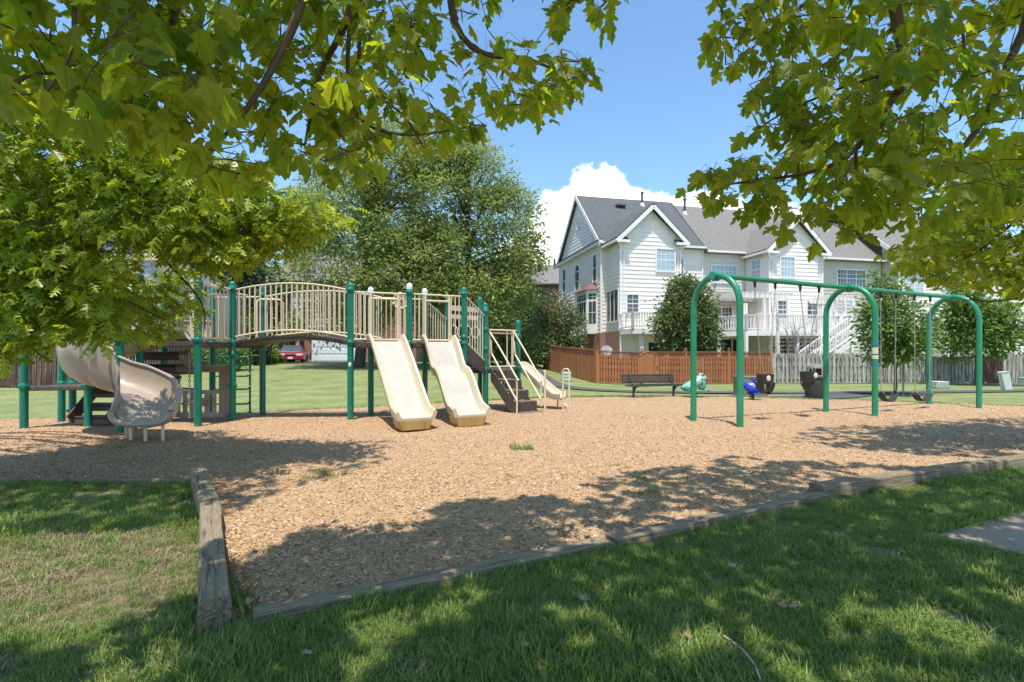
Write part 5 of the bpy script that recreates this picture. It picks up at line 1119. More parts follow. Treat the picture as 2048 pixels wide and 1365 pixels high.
# --- third and fourth houses of the row
H3 = thing('townhouse', 'tan townhouse with a flat rear wall and triple window, third in the row', 'house', L(19, 0, 0))
w = wallp(H3, 'rear_wall', [L(15.03, .1, 0), L(22.8, .1, 0), L(22.8, .1, EZ - .3), L(15.03, .1, EZ - .3)], .2, 'siding3'); siding(w, L(15.1, .1, 0), L(22.75, .1, 0), 1.5, EZ - .4, -N2, 'siding3', .262)
main_roof(H3, 15.03, 22.8, -.3, 'roofgrey'); gutter(H3, L(15.3, -.42, EZ - .5), L(22.7, -.42, EZ - .5)); window(H3, L(20.0, .1, 7.15), U2, -N2, 2.5, 1.25, 3, 4, 3); window(H3, L(17.6, .1, 3.9), U2, -N2, 1.8, 1.5, 3, 4, 2); pipe(H3, 20.5, 2.9, -.3, .6)
H4 = thing('townhouse', 'pale townhouse standing forward at the right end, mostly behind foliage', 'house', L(28, -1.3, 0)); EZ_, = (EZ,)
w = wallp(H4, 'rear_wall', [L(22.85, -1.2, 0), L(38, -1.2, 0), L(38, -1.2, 9.0), L(22.85, -1.2, 9.0)], .2, 'siding'); siding(w, L(22.9, -1.2, 0), L(38, -1.2, 0), 1.4, 8.9, -N2, 'siding', .262)
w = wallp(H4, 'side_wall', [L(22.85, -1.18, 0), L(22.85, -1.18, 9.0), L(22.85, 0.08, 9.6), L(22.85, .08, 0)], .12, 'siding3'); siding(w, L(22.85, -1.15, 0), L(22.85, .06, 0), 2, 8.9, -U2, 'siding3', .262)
MB().slab([L(22.5, -1.65, 8.75), L(38.4, -1.65, 8.75), L(38.4, 3.9, 13.5), L(22.5, 3.9, 13.5)], .14).slab([L(38.4, 9.5, 8.9), L(22.5, 9.5, 8.9), L(22.5, 3.9, 13.5), L(38.4, 3.9, 13.5)], .14).build('roof', M['roofgrey'], H4)
MB().bar(L(22.48, -1.65, 8.6), L(22.48, 3.9, 13.35), .06, .30).build('rake_board', M['white'], H4); gutter(H4, L(22.5, -1.7, 8.6), L(38.4, -1.7, 8.6)); MB().bar(L(22.87, -1.24, .4), L(22.87, -1.24, 8.8), .14, .14).build('corner_board', M['white'], H4)
for t, z in ((24.3, 6.8), (27.5, 6.8), (31, 6.8), (25.5, 3.8), (29, 3.8), (32.5, 3.8)): window(H4, L(t, -1.2, z), U2, -N2, 1.5, 1.5, 3, 4, 2, 'curtain' if z > 5 else 'glass')
o = MB().prism([(p.x, p.y) for p in (L(24.5, -3.4, 0), L(31, -3.4, 0), L(31, -1.22, 0), L(24.5, -1.22, 0))], 2.7, 2.8).build('deck', M['white'], H4); deck_rail(o, L(24.5, -3.4, 0), L(28, -3.4, 0), 2.8); deck_rail(o, L(28, -3.4, 0), L(31, -3.4, 0), 2.8)
for t in (24.7, 28, 30.8): MB().box(L(t, -3.3, 1.35), (.16, .16, 2.7), RZ).build('deck_post', M['white'], o)

# --- brick house with garage beyond the lawn
BG = .84
HB = thing('brick_house', 'brick house with white double garage behind the lawn and bridge', 'house', (-13, 46, BG))
bx, by = -18.6, 45.6
MB().box((-14.6, by + 3, BG + 3.6), (12.2, 6, 7.2)).build('brick_wall', M['brick'], HB)
def front_pane(x, z, w, h, cols, rows, nm='window'):
    window(HB, (x, by - .005, BG + z), V((1, 0, 0)), V((0, -1, 0)), w, h, cols, rows, 1, 'glass', name=nm)
window(HB, (-12.4, by - .005, BG + 4.4), V((1, 0, 0)), V((0, -1, 0)), 1.9, 1.6, 3, 4, 2)
MB().box((-17.2, by - .08, BG + 4.7), (4.6, .12, 2.6)).build('white_panel', M['white'], HB); window(HB, (-17.2, by - .15, BG + 4.5), V((1, 0, 0)), V((0, -1, 0)), 2.5, 1.5, 3, 4, 2)
MB().box((-19.45, by - .05, BG + 1.15), (.85, .1, 2.2)).build('front_door', M['dark'], HB)
for x in (-20.3, -18.7): MB().box((x, by - .7, BG + 1.3), (.28, .28, 2.6)).build('portico_column', M['white'], HB)
MB().box((-19.5, by - .5, BG + 2.75), (2.1, 1.1, .3)).build('portico_roof', M['white'], HB); MB().box((-20.0, by - .03, BG + 1.3), (.5, .06, 2.5)).build('side_light', M['white'], HB)
gd_ = MB().box((-15.5, by - .06, BG + 1.25), (4.4, .08, 2.5)).build('garage_door', M['garage'], HB)
for r in range(4):
    for c_ in range(8): MB().box((-17.35 + c_ * .53, by - .115, BG + .32 + r * .61), (.46, .03, .42)).build('door_panel', M['garage'], gd_)
MB().box((-15.5, by - .08, BG + 2.75), (4.7, .14, .45)).build('garage_lintel', M['brown'], HB); MB().box((-15.5, by - .2, BG + 3.12), (5.0, .5, .22)).build('garage_trim', M['white'], HB)
MB().slab([(-21.2, by - .6, BG + 7.1), (-8.0, by - .6, BG + 7.1), (-8.0, by + 3, BG + 10.2), (-21.2, by + 3, BG + 10.2)], .15).slab([(-8.0, by + 6.6, BG + 7.1), (-21.2, by + 6.6, BG + 7.1), (-21.2, by + 3, BG + 10.2), (-8.0, by + 3, BG + 10.2)], .15).build('roof', M['roofgrey'], HB)
# --- house far behind, only its grey roof shows
HF = thing('far_house', 'distant house showing its grey roof left of the white townhouse', 'house', (6, 62, .6))
MB().box((3.5, 64, 5), (13, 9, 10)).build('wall', M['brick'], HF); MB().slab([(-4, 58.8, 9.6), (11, 58.8, 9.6), (11, 64, 12.6), (-4, 64, 12.6)], .2).slab([(11, 69, 9.6), (-4, 69, 9.6), (-4, 64, 12.6), (11, 64, 12.6)], .2).build('roof', M['roofgrey'], HF)
MB().tube([(5.2, 63, 12), (5.2, 63, 13.2)], .15, 8).build('vent_pipe', M['vent'], HF); MB().bar((5.2, 58.6, 7.6), (7.2, 58.6, 9.2), .2, .25).bar((7.2, 58.6, 9.2), (9.2, 58.6, 7.6), .2, .25).box((7.2, 58.75, 6.5), (3.6, .2, 2.4)).build('dormer', M['white'], HF)
# --- grey house on the left, seen through the oak
HL = thing('grey_house', 'pale sided house with slate coloured gable seen through the oak leaves', 'house', (-22, 27, .1))
w = wallp(HL, 'front_wall', [(-33, 27, 0), (-23.2, 27, 0), (-23.2, 27, 9.5), (-33, 27, 9.5)], .2, 'siding'); siding(w, (-33, 27, 0), (-23.2, 27, 0), .3, 9.5, (0, -1, 0), 'siding', .26)
w = wallp(HL, 'gable_wall', [(-23.15, 27.5, 0), (-18.6, 27.5, 0), (-18.6, 27.5, 5.6), (-20.9, 27.5, 8.5), (-23.15, 27.5, 5.6)], .2, 'slate'); siding(w, (-23.15, 27.5, 0), (-18.6, 27.5, 0), .3, 5.6, (0, -1, 0), 'slate', .26, .5, 8.5)
window(HL, (-27.5, 26.99, 6.5), V((1, 0, 0)), V((0, -1, 0)), 1.2, 1.8, 2, 4); window(HL, (-27.5, 26.99, 3.2), V((1, 0, 0)), V((0, -1, 0)), 1.2, 1.8, 2, 4); window(HL, (-20.9, 27.49, 5.0), V((1, 0, 0)), V((0, -1, 0)), 1.1, 1.4, 2, 4)
MB().slab([(-33.4, 26.5, 9.4), (-22.8, 26.5, 9.4), (-22.8, 31, 12.6), (-33.4, 31, 12.6)], .15).slab([(-23.5, 27.1, 5.4), (-20.9, 27.1, 8.6), (-20.9, 33, 8.6), (-23.5, 33, 5.4)][::-1], .12).slab([(-18.2, 27.1, 5.4), (-20.9, 27.1, 8.6), (-20.9, 33, 8.6), (-18.2, 33, 5.4)], .12).build('roof', M['roofgrey'], HL)
MB().box((-28, 31, 4.6), (10, 8, 9.2)).box((-20.9, 31, 2.7), (4.4, 6.6, 5.4)).build('body_wall', M['siding2'], HL)
# ------------------------------------------------------------------ car on the drive
def car():
    c = V((-16.35, 38.0, .84)); t = thing('parked_car', 'dark red saloon car parked nose on in front of the brick house', 'car', c); W = 1.78; t.rotation_euler = (0, 0, R(20))
    def body(prof, w0, w1, z1, name, m):
        """prof: (y, z) outline from the nose back; tapers in width with height"""
        n = len(prof); vs = []
        for s in (-1, 1):
            for y, z in prof: k = w0 + (w1 - w0) * max(0, min(1, (z - .6) / (z1 - .6))); vs.append((c.x + s * k / 2, c.y + y, c.z + z))
        fs = [tuple(range(n)), tuple(range(n, 2 * n))[::-1]] + [(i, n + i, n + (i + 1) % n, (i + 1) % n) for i in range(n)]
        return MB().add(vs, fs).build(name, M[m], t, bevel=.04)
    body([(-.02, .22), (-.04, .48), (.05, .66), (.30, .74), (1.25, .86), (3.9, .88), (4.6, .82), (4.72, .5), (4.65, .22)], W, W, 1, 'body', 'car'); body([(1.2, .85), (1.95, 1.34), (3.1, 1.37), (3.95, .87)], W * .96, W * .70, 1.37, 'cabin', 'car')
    MB().add([(c.x + s * W * k / 2, c.y + y, c.z + z) for s, k, y, z in ((-1, .84, 1.25, .90), (1, .84, 1.25, .90), (1, .66, 1.90, 1.31), (-1, .66, 1.90, 1.31))], [(0, 1, 2, 3)]).build('windscreen', M['glass'], t); t.children[-1].location.y -= .03
    for s in (-1, 1):
        MB().box(c + V((s * .60, -.01, .60)), (.42, .10, .14)).build('headlight', M['lamp'], t, bevel=.02); MB().box(c + V((s * .98, 1.3, .92)), (.18, .10, .12)).build('wing_mirror', M['car'], t, bevel=.02)
        for y in (.85, 3.75): w_ = MB().tube([c + V((s * .70, y, .31)), c + V((s * .90, y, .31))], .31, 16).build('wheel', M['tyre'], t, smooth=True); MB().tube([c + V((s * .895, y, .31)), c + V((s * .91, y, .31))], .19, 12).build('rim', M['chrome'], w_)
        MB().add([(c.x + s * (W * k / 2 + .006), c.y + y, c.z + z) for k, y, z in ((.93, 1.5, .92), (.93, 3.7, .92), (.72, 3.05, 1.30), (.72, 2.0, 1.30))], [(0, 1, 2, 3)]).build('side_window', M['glass'], t)
    g = MB().box(c + V((0, -.04, .58)), (.70, .06, .14)).build('grille', M['dark'], t); MB().box(c + V((0, -.075, .64)), (.74, .03, .03)).build('grille_trim', M['chrome'], g)
    MB().box(c + V((0, -.03, .36)), (W * .98, .14, .20)).build('bumper', M['car'], t, bevel=.03); MB().box(c + V((0, -.11, .37)), (.34, .02, .16)).build('number_plate', M['white'], t)
car()
# ------------------------------------------------------------------ leaves
def template(half, petiole, fold=.18, droop=.16, mid_n=0):
    """both halves of a leaf blade as polygons folded along the midrib (y up the blade, tip at y = 1), plus its stalk"""
    vs, fs = [], []
    def zz(x, y): return -fold * abs(x) - droop * y * y + .05 * math.sin(9 * x + 5 * y)
    for s in (1, -1):
        pts = [(0, 0)] + [(s * x, y) for x, y in half] + [(0, 1.0), (0, .5)]; b = len(vs); vs += [(x, y, zz(x, y)) for x, y in pts]
        f = tuple(range(b, b + len(pts))); fs.append(f if s > 0 else f[::-1])
    b = len(vs); vs += [(-.012, -petiole, .05), (.012, -petiole, .05), (.010, 0, 0), (-.010, 0, 0)]; fs.append((b, b + 1, b + 2, b + 3))
    return np.array(vs), fs
MAPLE = template([(.12, -.06), (.27, -.04), (.40, .02), (.33, .09), (.30, .17), (.40, .22), (.56, .33), (.66, .44), (.53, .46), (.45, .53), (.36, .50), (.25, .46), (.27, .58), (.36, .70), (.25, .74), (.18, .84), (.09, .93)], .55)
MAPLE2 = template([(.12, -.04), (.30, .02), (.28, .14), (.42, .20), (.55, .38), (.42, .46), (.25, .44), (.24, .60), (.28, .72), (.15, .80)], .5, .28, .25)
OAK = template([(.035, .10), (.20, .12), (.24, .18), (.07, .24), (.06, .32), (.30, .40), (.42, .50), (.30, .48), (.09, .50), (.08, .58), (.30, .68), (.36, .78), (.10, .74), (.12, .84), (.16, .93)], .25, .22, .2)
def leafmesh(name, T, pos, tip, nrm, size, rnd, mat_, parent=None):
    pos, tip, nrm = (np.asarray(a, float) for a in (pos, tip, nrm)); size = np.asarray(size, float); n = len(pos); tv, tf = T
    y = tip / np.linalg.norm(tip, axis=1)[:, None]; x = np.cross(y, nrm); x /= np.maximum(1e-6, np.linalg.norm(x, axis=1))[:, None]; z = np.cross(x, y)
    v = pos[:, None] + size[:, None, None] * (tv[None, :, 0:1] * x[:, None] + tv[None, :, 1:2] * y[:, None] + tv[None, :, 2:3] * z[:, None])
    org = np.array(wloc(parent)) if parent is not None else np.zeros(3); v = v - org
    lp = np.concatenate([np.array(f) for f in tf]); tot = np.array([len(f) for f in tf]); st = np.concatenate([[0], np.cumsum(tot)[:-1]]); k = len(tv)
    me = bpy.data.meshes.new(name); me.vertices.add(n * k); me.vertices.foreach_set('co', v.reshape(-1).astype(np.float32))
    me.loops.add(n * len(lp)); me.loops.foreach_set('vertex_index', (lp[None] + (np.arange(n) * k)[:, None]).reshape(-1).astype(np.int32))
    me.polygons.add(n * len(tf)); me.polygons.foreach_set('loop_start', (st[None] + (np.arange(n) * len(lp))[:, None]).reshape(-1).astype(np.int32))
    me.update(calc_edges=True); rndattr(me, np.repeat(rnd, len(tf))); me.materials.append(mat_); return link(name, me, parent)
def unit(v): v = V(v); return v.normalized() if v.length > 1e-6 else V((0, 0, 1))
def leaf_objects(parent, rows, mat_, tmpls, keep=300):
    """the leaves that show largest become objects of their own; the rest stay one mesh"""
    def key(r):
        x, y = proj(r[0]); ok = -20 < x < 2068 and -30 < y < 1365; return (r[3] * F / r[0].y) if ok and r[0].y > .3 else 0
    rows = sorted(rows, key=key, reverse=True); big, rest = rows[:keep], rows[keep:]; lib = []
    for i in range(10):
        tv, tf = tmpls[i % len(tmpls)]; tv = tv.copy(); tv[:, 2] *= .6 + .16 * i; tv[:, 2] += .06 * np.sin(tv[:, 0] * (3 + i) + i); me = bpy.data.meshes.new('leaf'); me.from_pydata(tv.tolist(), [], tf); me.materials.append(mat_); rndattr(me, [i / 9.0] * len(tf)); lib.append(me)
    o0 = wloc(parent)
    for p, tip, nr, s, rn in big:
        y = unit(tip); x = unit(y.cross(nr)); z = x.cross(y); m = Matrix((x, y, z)).transposed()
        o = link('leaf', lib[min(9, int(rn * 10))], parent); o.location = p - o0; o.rotation_mode = 'QUATERNION'; o.rotation_quaternion = m.to_quaternion(); o.scale = (s, s, s)
    for k, T in enumerate(tmpls):
        sub = rest[k::len(tmpls)]
        if sub:
            f = leafmesh('foliage', T, [r[0] for r in sub], [r[1] for r in sub], [r[2] for r in sub], [r[3] for r in sub], np.array([r[4] for r in sub]), mat_, parent); f['kind'] = 'stuff'
LIT = [[gnd(*p).to_2d() for p in poly] for poly in (
    [(-250, 800), (215, 800), (215, 898), (154, 904), (85, 920), (-250, 925)], [(500, 800), (900, 800), (900, 872), (600, 878), (500, 880)],
    [(-150, 1090), (150, 1078), (330, 1062), (385, 1085), (410, 1180), (300, 1222), (150, 1262), (-150, 1285)],
    [(450, 1040), (560, 1012), (660, 985), (760, 955), (830, 935), (960, 895), (1180, 880), (1500, 874), (1560, 912), (1440, 912), (1250, 938), (1165, 962), (1140, 985), (1020, 998), (920, 998), (862, 1018), (855, 1040), (700, 1060), (490, 1065)])]
def lit_ground(p):
    x, y = p.x + p.z * SUNX, p.y + p.z * SUNK
    return any(inpoly(x, y, g) for g in LIT)
def rpoly(poly):
    x0, x1 = min(p[0] for p in poly), max(p[0] for p in poly); y0, y1 = min(p[1] for p in poly), max(p[1] for p in poly)
    while True:
        x, y = random.uniform(x0, x1), random.uniform(y0, y1)
        if inpoly(x, y, poly): return x, y
class Crown:
    def __init__(s, root, limbs, r0, twigmat, barkmat):
        s.root = root; s.rows = []; s.tw = MB(); s.sk = []
        for pts, ra, rb in limbs:
            pts = smoothpts(pts, 6); n = len(pts); MB().tube(pts, [ra + (rb - ra) * (i / (n - 1)) ** .7 for i in range(n)], 7).build('branch', barkmat, root, smooth=True); s.sk += pts[int(n * .25):]
        s.twigmat = twigmat
    def spray(s, c, n, rad, size, hang=.6, face=V((0, -.35, 1)), out=None, twig=True):
        a = min(s.sk, key=lambda q: (q - c).length_squared + .02 * (q - c).length * random.random()); d = c - a; s.sk.append(c)
        if twig and d.length > .08:
            m_ = a.lerp(c, .5) + V((random.uniform(-.1, .1), random.uniform(-.1, .1), .10 * d.length)); pts = [a, a.lerp(m_, .6), m_, m_.lerp(c, .55) + V((0, 0, .02)), c]; s.tw.tube(pts, [.0034, .003, .0026, .0021, .0015], 4, False)
        o = unit(d + V((random.gauss(0, .25), random.gauss(0, .25), 0)))
        for i in range(n):
            q = c + V((random.gauss(0, rad), random.gauss(0, rad), random.gauss(0, rad * .6)))
            if lit_ground(q) and random.random() < .93: continue
            dr = unit(q - c + o * rad * .8); tip = unit(V((dr.x * .8, dr.y * .8, -hang + random.gauss(0, .3)))); nr = unit(face + V((random.gauss(0, .42), random.gauss(0, .42), random.gauss(0, .3))))
            if abs(nr.dot(tip)) > .95: nr = unit(nr + V((.4, -.5, .2)))
            sz = size * random.uniform(.62, 1.22); s.rows.append((q, tip, nr, sz, random.random()))
            if twig and random.random() < .5: s.tw.tube([c, q - tip * sz * .5], .0011, 3, False)
    def done(s, mat_, tmpls, keep=300):
        if s.tw.v: t = s.tw.build('twigs', s.twigmat, s.root); t['kind'] = 'stuff'
        leaf_objects(s.root, s.rows, mat_, tmpls, keep)
def trunk(root, pts, radii, mat_):
    pts = smoothpts(pts, 5); n = len(pts); rr = np.interp(np.linspace(0, 1, n), np.linspace(0, 1, len(radii)), radii)
    MB().tube(pts, list(rr), 12).build('trunk', mat_, root, smooth=True)
def overhead(cr, poly, n, z0, z1, size, visible=None):
    """leaves above the picture: placed so that their shade falls on the patch of ground given"""
    g = [gnd(*p).to_2d() for p in poly]; k = 0; tries = 0
    while k < n and tries < n * 30:
        tries += 1; x, y = rpoly(g); z = random.uniform(z0, z1); p = V((x - z * SUNX, y - z * SUNK, z)); px, py = proj(p) if p.y > .2 else (0, -999)
        if mnoise.noise(V((x * 1.3, y * 1.3, 7.7))) < -.42 or (p.y > .2 and -60 < px < 2108 and py > -60 and not (visible and visible(px, py))): continue
        tip = unit(V((random.gauss(0, 1), random.gauss(0, 1), -.5))); cr.rows.append((p, tip, unit(V((random.gauss(0, .35), -.2 + random.gauss(0, .35), 1))), size * random.uniform(.8, 1.3), random.random())); k += 1

# --- maple over the camera, leaves across the top left
ML = thing('maple_tree', 'maple whose big lobed leaves hang across the top left of the picture', 'tree', (-3.4, -1.4, 0))
T0 = V((-3.3, -1.3, 3.4)); trunk(ML, [(-3.4, -1.4, -.1), (-3.35, -1.38, 1.6), (-3.3, -1.3, 3.4), (-3.1, -1.1, 5.6), (-2.8, -1.0, 7.4)], [.24, .19, .16, .11, .05], M['barkgrey'])
limbs = [([T0, V((-2.2, .2, 4.3)), at(640, -260, 2.0), at(605, 0, 2.0), at(520, 180, 2.05), at(435, 290, 2.1)], .05, .006),
         ([T0 + V((0, 0, .6)), V((-1.9, .4, 4.8)), at(760, -260, 2.2), at(700, 20, 2.3), at(640, 150, 2.45), at(610, 290, 2.5)], .045, .006),
         ([T0 + V((0, 0, 1)), V((-1.4, .8, 5.2)), at(830, -260, 2.4), at(925, 75, 2.7), at(1060, 120, 3.0), at(1160, 160, 3.2)], .045, .005),
         ([at(790, -260, 2.3), at(718, 118, 2.5), at(810, 235, 2.7), at(850, 300, 2.8)], .014, .004), ([at(700, 20, 2.3), at(705, 215, 2.4), at(805, 270, 2.6), at(960, 250, 2.8)], .012, .004),
         ([T0, V((-2.6, .2, 3.6)), at(-200, 90, 1.75), at(-20, 185, 1.75), at(60, 150, 1.8), at(150, 150, 1.85)], .02, .005), ([V((-2.2, .2, 4.3)), at(160, -200, 1.7), at(150, 0, 1.7), at(140, 110, 1.7), at(90, 190, 1.75)], .012, .004),
         ([at(400, -260, 1.8), at(345, 50, 1.9), at(295, 120, 1.95), at(260, 210, 2.0)], .016, .005), ([at(830, -260, 2.4), at(1100, -160, 2.3), at(1140, 0, 2.35)], .02, .004), ([V((-1.4, .8, 5.2)), V((0.1, 1.7, 5.6)), V((1.5, 2.4, 5.4))], .04, .01)]
cr = Crown(ML, limbs, .05, M['twig'], M['twig'])
PL = [(-160, -160), (1005, -160), (1000, 15), (950, 40), (950, 75), (1000, 90), (1060, 112), (1120, 122), (1180, 150), (1165, 175), (1120, 188), (1085, 205), (1065, 232), (1010, 222), (990, 250), (970, 275), (930, 262), (880, 270), (868, 318), (800, 300), (745, 288), (735, 355), (715, 335), (690, 325), (640, 345), (600, 335), (560, 322), (520, 355), (490, 385), (430, 358), (350, 330), (320, 285), (250, 252), (195, 262), (130, 240), (60, 262), (20, 275), (-160, 290)]
def near_depth(px, py): return random.uniform(1.55, 2.2) if px < 420 else random.uniform(1.9, 3.0) if px < 820 else random.uniform(2.3, 3.4)
for i in range(400):
    px, py = rpoly(PL)
    if px < 420 and random.random() < .38: continue
    cr.spray(at(px, py - (48 if px < 420 else 18), near_depth(px, py)), random.randint(4, 7), .06, .090, .75)
for i in range(120):                                    # thin outer edge, so that it ends leaf by leaf
    k = random.randrange(8, 33); a, b = PL[k], PL[k + 1]; t = random.random(); px, py = a[0] + (b[0] - a[0]) * t, a[1] + (b[1] - a[1]) * t - (45 if a[0] < 420 else 18); cr.spray(at(px, py, near_depth(px, py) * 1.1), random.randint(1, 3), .035, .082, .9)
for i in range(24): px, py = rpoly([(1045, -120), (1245, -120), (1235, -5), (1190, 45), (1150, 40), (1065, 40)]); cr.spray(at(px, py, random.uniform(2.2, 2.6)), 3, .04, .088, 1.0)
R2 = [(430, 1110), (500, 1079), (637, 1073), (700, 1085), (840, 1071), (871, 1047), (875, 1024), (930, 1010), (1027, 1008), (1100, 1003), (1100, 1700), (250, 1700), (130, 1300), (260, 1245), (420, 1195)]
overhead(cr, R2, 1350, 4.4, 7.6, .15); overhead(cr, [(-500, 975), (0, 968), (370, 968), (520, 1010), (430, 1035), (370, 1056), (0, 1072), (-500, 1080)], 800, 4.3, 7.0, .15)
overhead(cr, [(-300, 1310), (160, 1300), (300, 1700), (-700, 1700)], 500, 4, 7, .15)
cr.done(M['maple'], [MAPLE, MAPLE2])
# --- maple on the right
MR = thing('maple_tree', 'maple with dark hanging branches filling the upper right of the picture', 'tree', (6.0, 1.5, 0)); T1 = V((5.9, 1.5, 3.2))
trunk(MR, [(6.0, 1.5, -.1), (5.95, 1.5, 1.6), (5.9, 1.5, 3.2), (5.7, 1.7, 5.2), (5.4, 1.9, 7.2)], [.22, .18, .15, .10, .05], M['barkgrey'])
limbs = [([T1, V((4.2, 2.0, 4.2)), at(1880, -240, 2.6), at(1806, 140, 2.6), at(1790, 190, 2.65), at(1710, 300, 2.7), at(1620, 345, 2.75), at(1450, 370, 2.85)], .05, .005),
         ([T1, V((4.6, 2.2, 3.9)), at(2160, -160, 2.8), at(2048, 60, 2.8), at(1960, 250, 2.9), at(1880, 340, 3.0), at(1800, 420, 3.1)], .05, .006), ([T1 + V((0, 0, .6)), V((4.0, 2.2, 4.9)), at(1900, -260, 3.0), at(1700, -60, 3.1), at(1580, 30, 3.1), at(1490, 110, 3.15)], .045, .005),
         ([at(1712, 290, 2.7), at(1714, 350, 2.75), at(1728, 420, 2.8)], .01, .004), ([at(1806, 140, 2.6), at(1700, 170, 2.8), at(1580, 220, 2.95), at(1520, 255, 3.0)], .012, .004), ([at(1860, -100, 3.0), at(1925, 60, 3.0), at(1920, 240, 3.0)], .014, .005), ([V((4.6, 2.2, 3.9)), at(2250, 100, 3.0), at(2090, 300, 3.1), at(2000, 430, 3.2)], .03, .006), ([V((4.0, 2.2, 4.9)), V((3.2, 3.2, 5.8)), V((2.4, 3.8, 6.2))], .04, .01)]
cr = Crown(MR, limbs, .05, M['twig'], M['twig'])
PR = [(1456, -140), (1442, 45), (1425, 88), (1445, 120), (1445, 150), (1468, 152), (1490, 120), (1520, 145), (1540, 122), (1560, 88), (1590, 82), (1625, 60), (1645, 45), (1668, 75), (1668, 128), (1650, 140), (1590, 155), (1555, 150), (1528, 180), (1505, 205), (1498, 248), (1500, 280), (1530, 258), (1562, 290), (1595, 275), (1640, 262), (1612, 290), (1585, 318), (1577, 345), (1540, 365), (1500, 338), (1468, 335), (1462, 350), (1420, 362), (1402, 380), (1408, 420), (1485, 435), (1535, 428), (1565, 425), (1590, 450), (1640, 445), (1690, 480), (1720, 455), (1800, 450), (1850, 485), (1900, 470), (1960, 430), (2180, 430), (2180, -140)]
for i in range(420):
    px, py = rpoly(PR); 
    if px < 1660 and random.random() < .25: continue
    cr.spray(at(px, py - 12, random.uniform(2.2, 3.6) if px > 1640 else random.uniform(2.5, 3.1)), random.randint(3, 6), .055, .090, .85)
for i in range(130):
    k = random.randrange(0, 44); a, b = PR[k], PR[k + 1]; t = random.random(); cr.spray(at(a[0] + (b[0] - a[0]) * t + 6, a[1] + (b[1] - a[1]) * t - 14, random.uniform(2.6, 3.2)), random.randint(1, 3), .035, .082, 1.0)
R2b = [(1100, 1003), (1164, 997), (1184, 969), (1262, 950), (1374, 943), (1422, 947), (1455, 921), (1503, 923), (1530, 934), (1640, 930), (1900, 945), (2350, 930), (2900, 1700), (1100, 1700)]
overhead(cr, R2b, 3100, 4.4, 7.8, .155); cr.done(M['maple'], [MAPLE, MAPLE2])
# --- smaller leaved maple farther back at the right edge
MB_ = thing('maple_tree', 'leafy maple at the right edge drooping over the far swing arch', 'tree', (10.8, 7.4, 0)); T2 = V((10.7, 7.4, 3.0))
trunk(MB_, [(10.8, 7.4, -.1), (10.75, 7.4, 1.6), (10.7, 7.4, 3.0), (10.5, 7.4, 5.6), (10.2, 7.4, 8)], [.2, .17, .14, .1, .04], M['bark'])
limbs = [([T2, V((9.6, 7.3, 4.0)), at(2080, 420, 7.2), at(1960, 500, 7.3), at(1850, 560, 7.4)], .05, .008), ([T2, V((9.8, 7.6, 3.6)), at(2120, 560, 7.4), at(2020, 600, 7.5), at(1930, 600, 7.6)], .04, .008), ([T2 + V((0, 0, 1)), at(2150, 250, 7.5), at(2040, 330, 7.5), at(1960, 390, 7.4)], .05, .01), ([T2 + V((0, 0, 2)), V((8.5, 6.8, 7.4)), V((6.6, 6.4, 8.2))], .05, .015)]
cr = Crown(MB_, limbs, .05, M['twig'], M['bark'])
PB = [(1780, 505), (1850, 475), (1890, 400), (1940, 330), (2040, 270), (2200, 260), (2200, 630), (2040, 600), (1965, 565), (1930, 572), (1880, 575), (1870, 550), (1830, 540), (1795, 525)]
for i in range(640): px, py = rpoly(PB); cr.spray(at(px, py, random.uniform(6.6, 8.6)), random.randint(4, 8), .11, .115, .5)
R1 = [(1590, 893), (1615, 866), (1670, 860), (1850, 850), (2048, 838), (2500, 838), (2500, 922), (1900, 924), (1700, 905)]
overhead(cr, R1, 2000, 5.6, 8.8, .17, lambda x, y: inpoly(x, y, PB)); cr.done(M['maple'], [MAPLE, MAPLE2])
# --- pin oak at the left
OK_ = thing('oak_tree', 'bright green oak with deeply cut leaves drooping before the spiral slide', 'tree', (-10.3, 6.8, 0)); T3 = V((-10.2, 6.8, 3.2))
trunk(OK_, [(-10.3, 6.8, -.1), (-10.25, 6.8, 1.6), (-10.2, 6.8, 3.2), (-10, 6.8, 6), (-9.8, 6.8, 8.6)], [.26, .21, .18, .12, .05], M['bark'])
limbs = [([T3, V((-8.4, 7.0, 3.9)), at(60, 330, 6.2), at(250, 420, 6.2), at(430, 450, 6.2), at(640, 440, 6.2)], .07, .008), ([T3, V((-8.6, 6.6, 3.3)), at(0, 500, 6), at(160, 560, 6), at(330, 640, 6.1)], .06, .008), ([T3 + V((0, 0, .8)), V((-8.4, 7.2, 4.9)), at(120, 240, 6.3), at(330, 320, 6.4), at(520, 400, 6.4)], .06, .01),
         ([T3 + V((0, 0, 1.6)), V((-8.2, 7.0, 6)), at(60, 60, 6.3), at(250, 160, 6.4), at(400, 250, 6.4)], .06, .01), ([T3, V((-8.8, 6.2, 2.9)), at(-80, 600, 5.7), at(60, 640, 5.7), at(140, 680, 5.7)], .05, .008), ([at(250, 420, 6.2), at(330, 520, 6.2), at(400, 600, 6.2), at(410, 660, 6.2)], .02, .006), ([T3 + V((0, 0, 2.4)), V((-7.6, 6.0, 7.2)), V((-5.4, 5.4, 7.8))], .06, .02)]
cr = Crown(OK_, limbs, .05, M['twig'], M['bark'])
PO = [(-180, 100), (120, 150), (260, 230), (400, 300), (500, 330), (560, 385), (620, 395), (680, 418), (700, 432), (670, 455), (620, 470), (570, 495), (530, 500), (450, 530), (405, 560), (388, 600), (376, 645), (320, 665), (250, 680), (200, 665), (150, 668), (110, 662), (80, 695), (40, 680), (0, 705), (-180, 720)]
HOLES = [((205, 480), 42), ((300, 515), 40), ((380, 545), 18), ((345, 590), 22), ((290, 640), 16), ((392, 548), 15), ((393, 600), 17), ((200, 460), 26)]
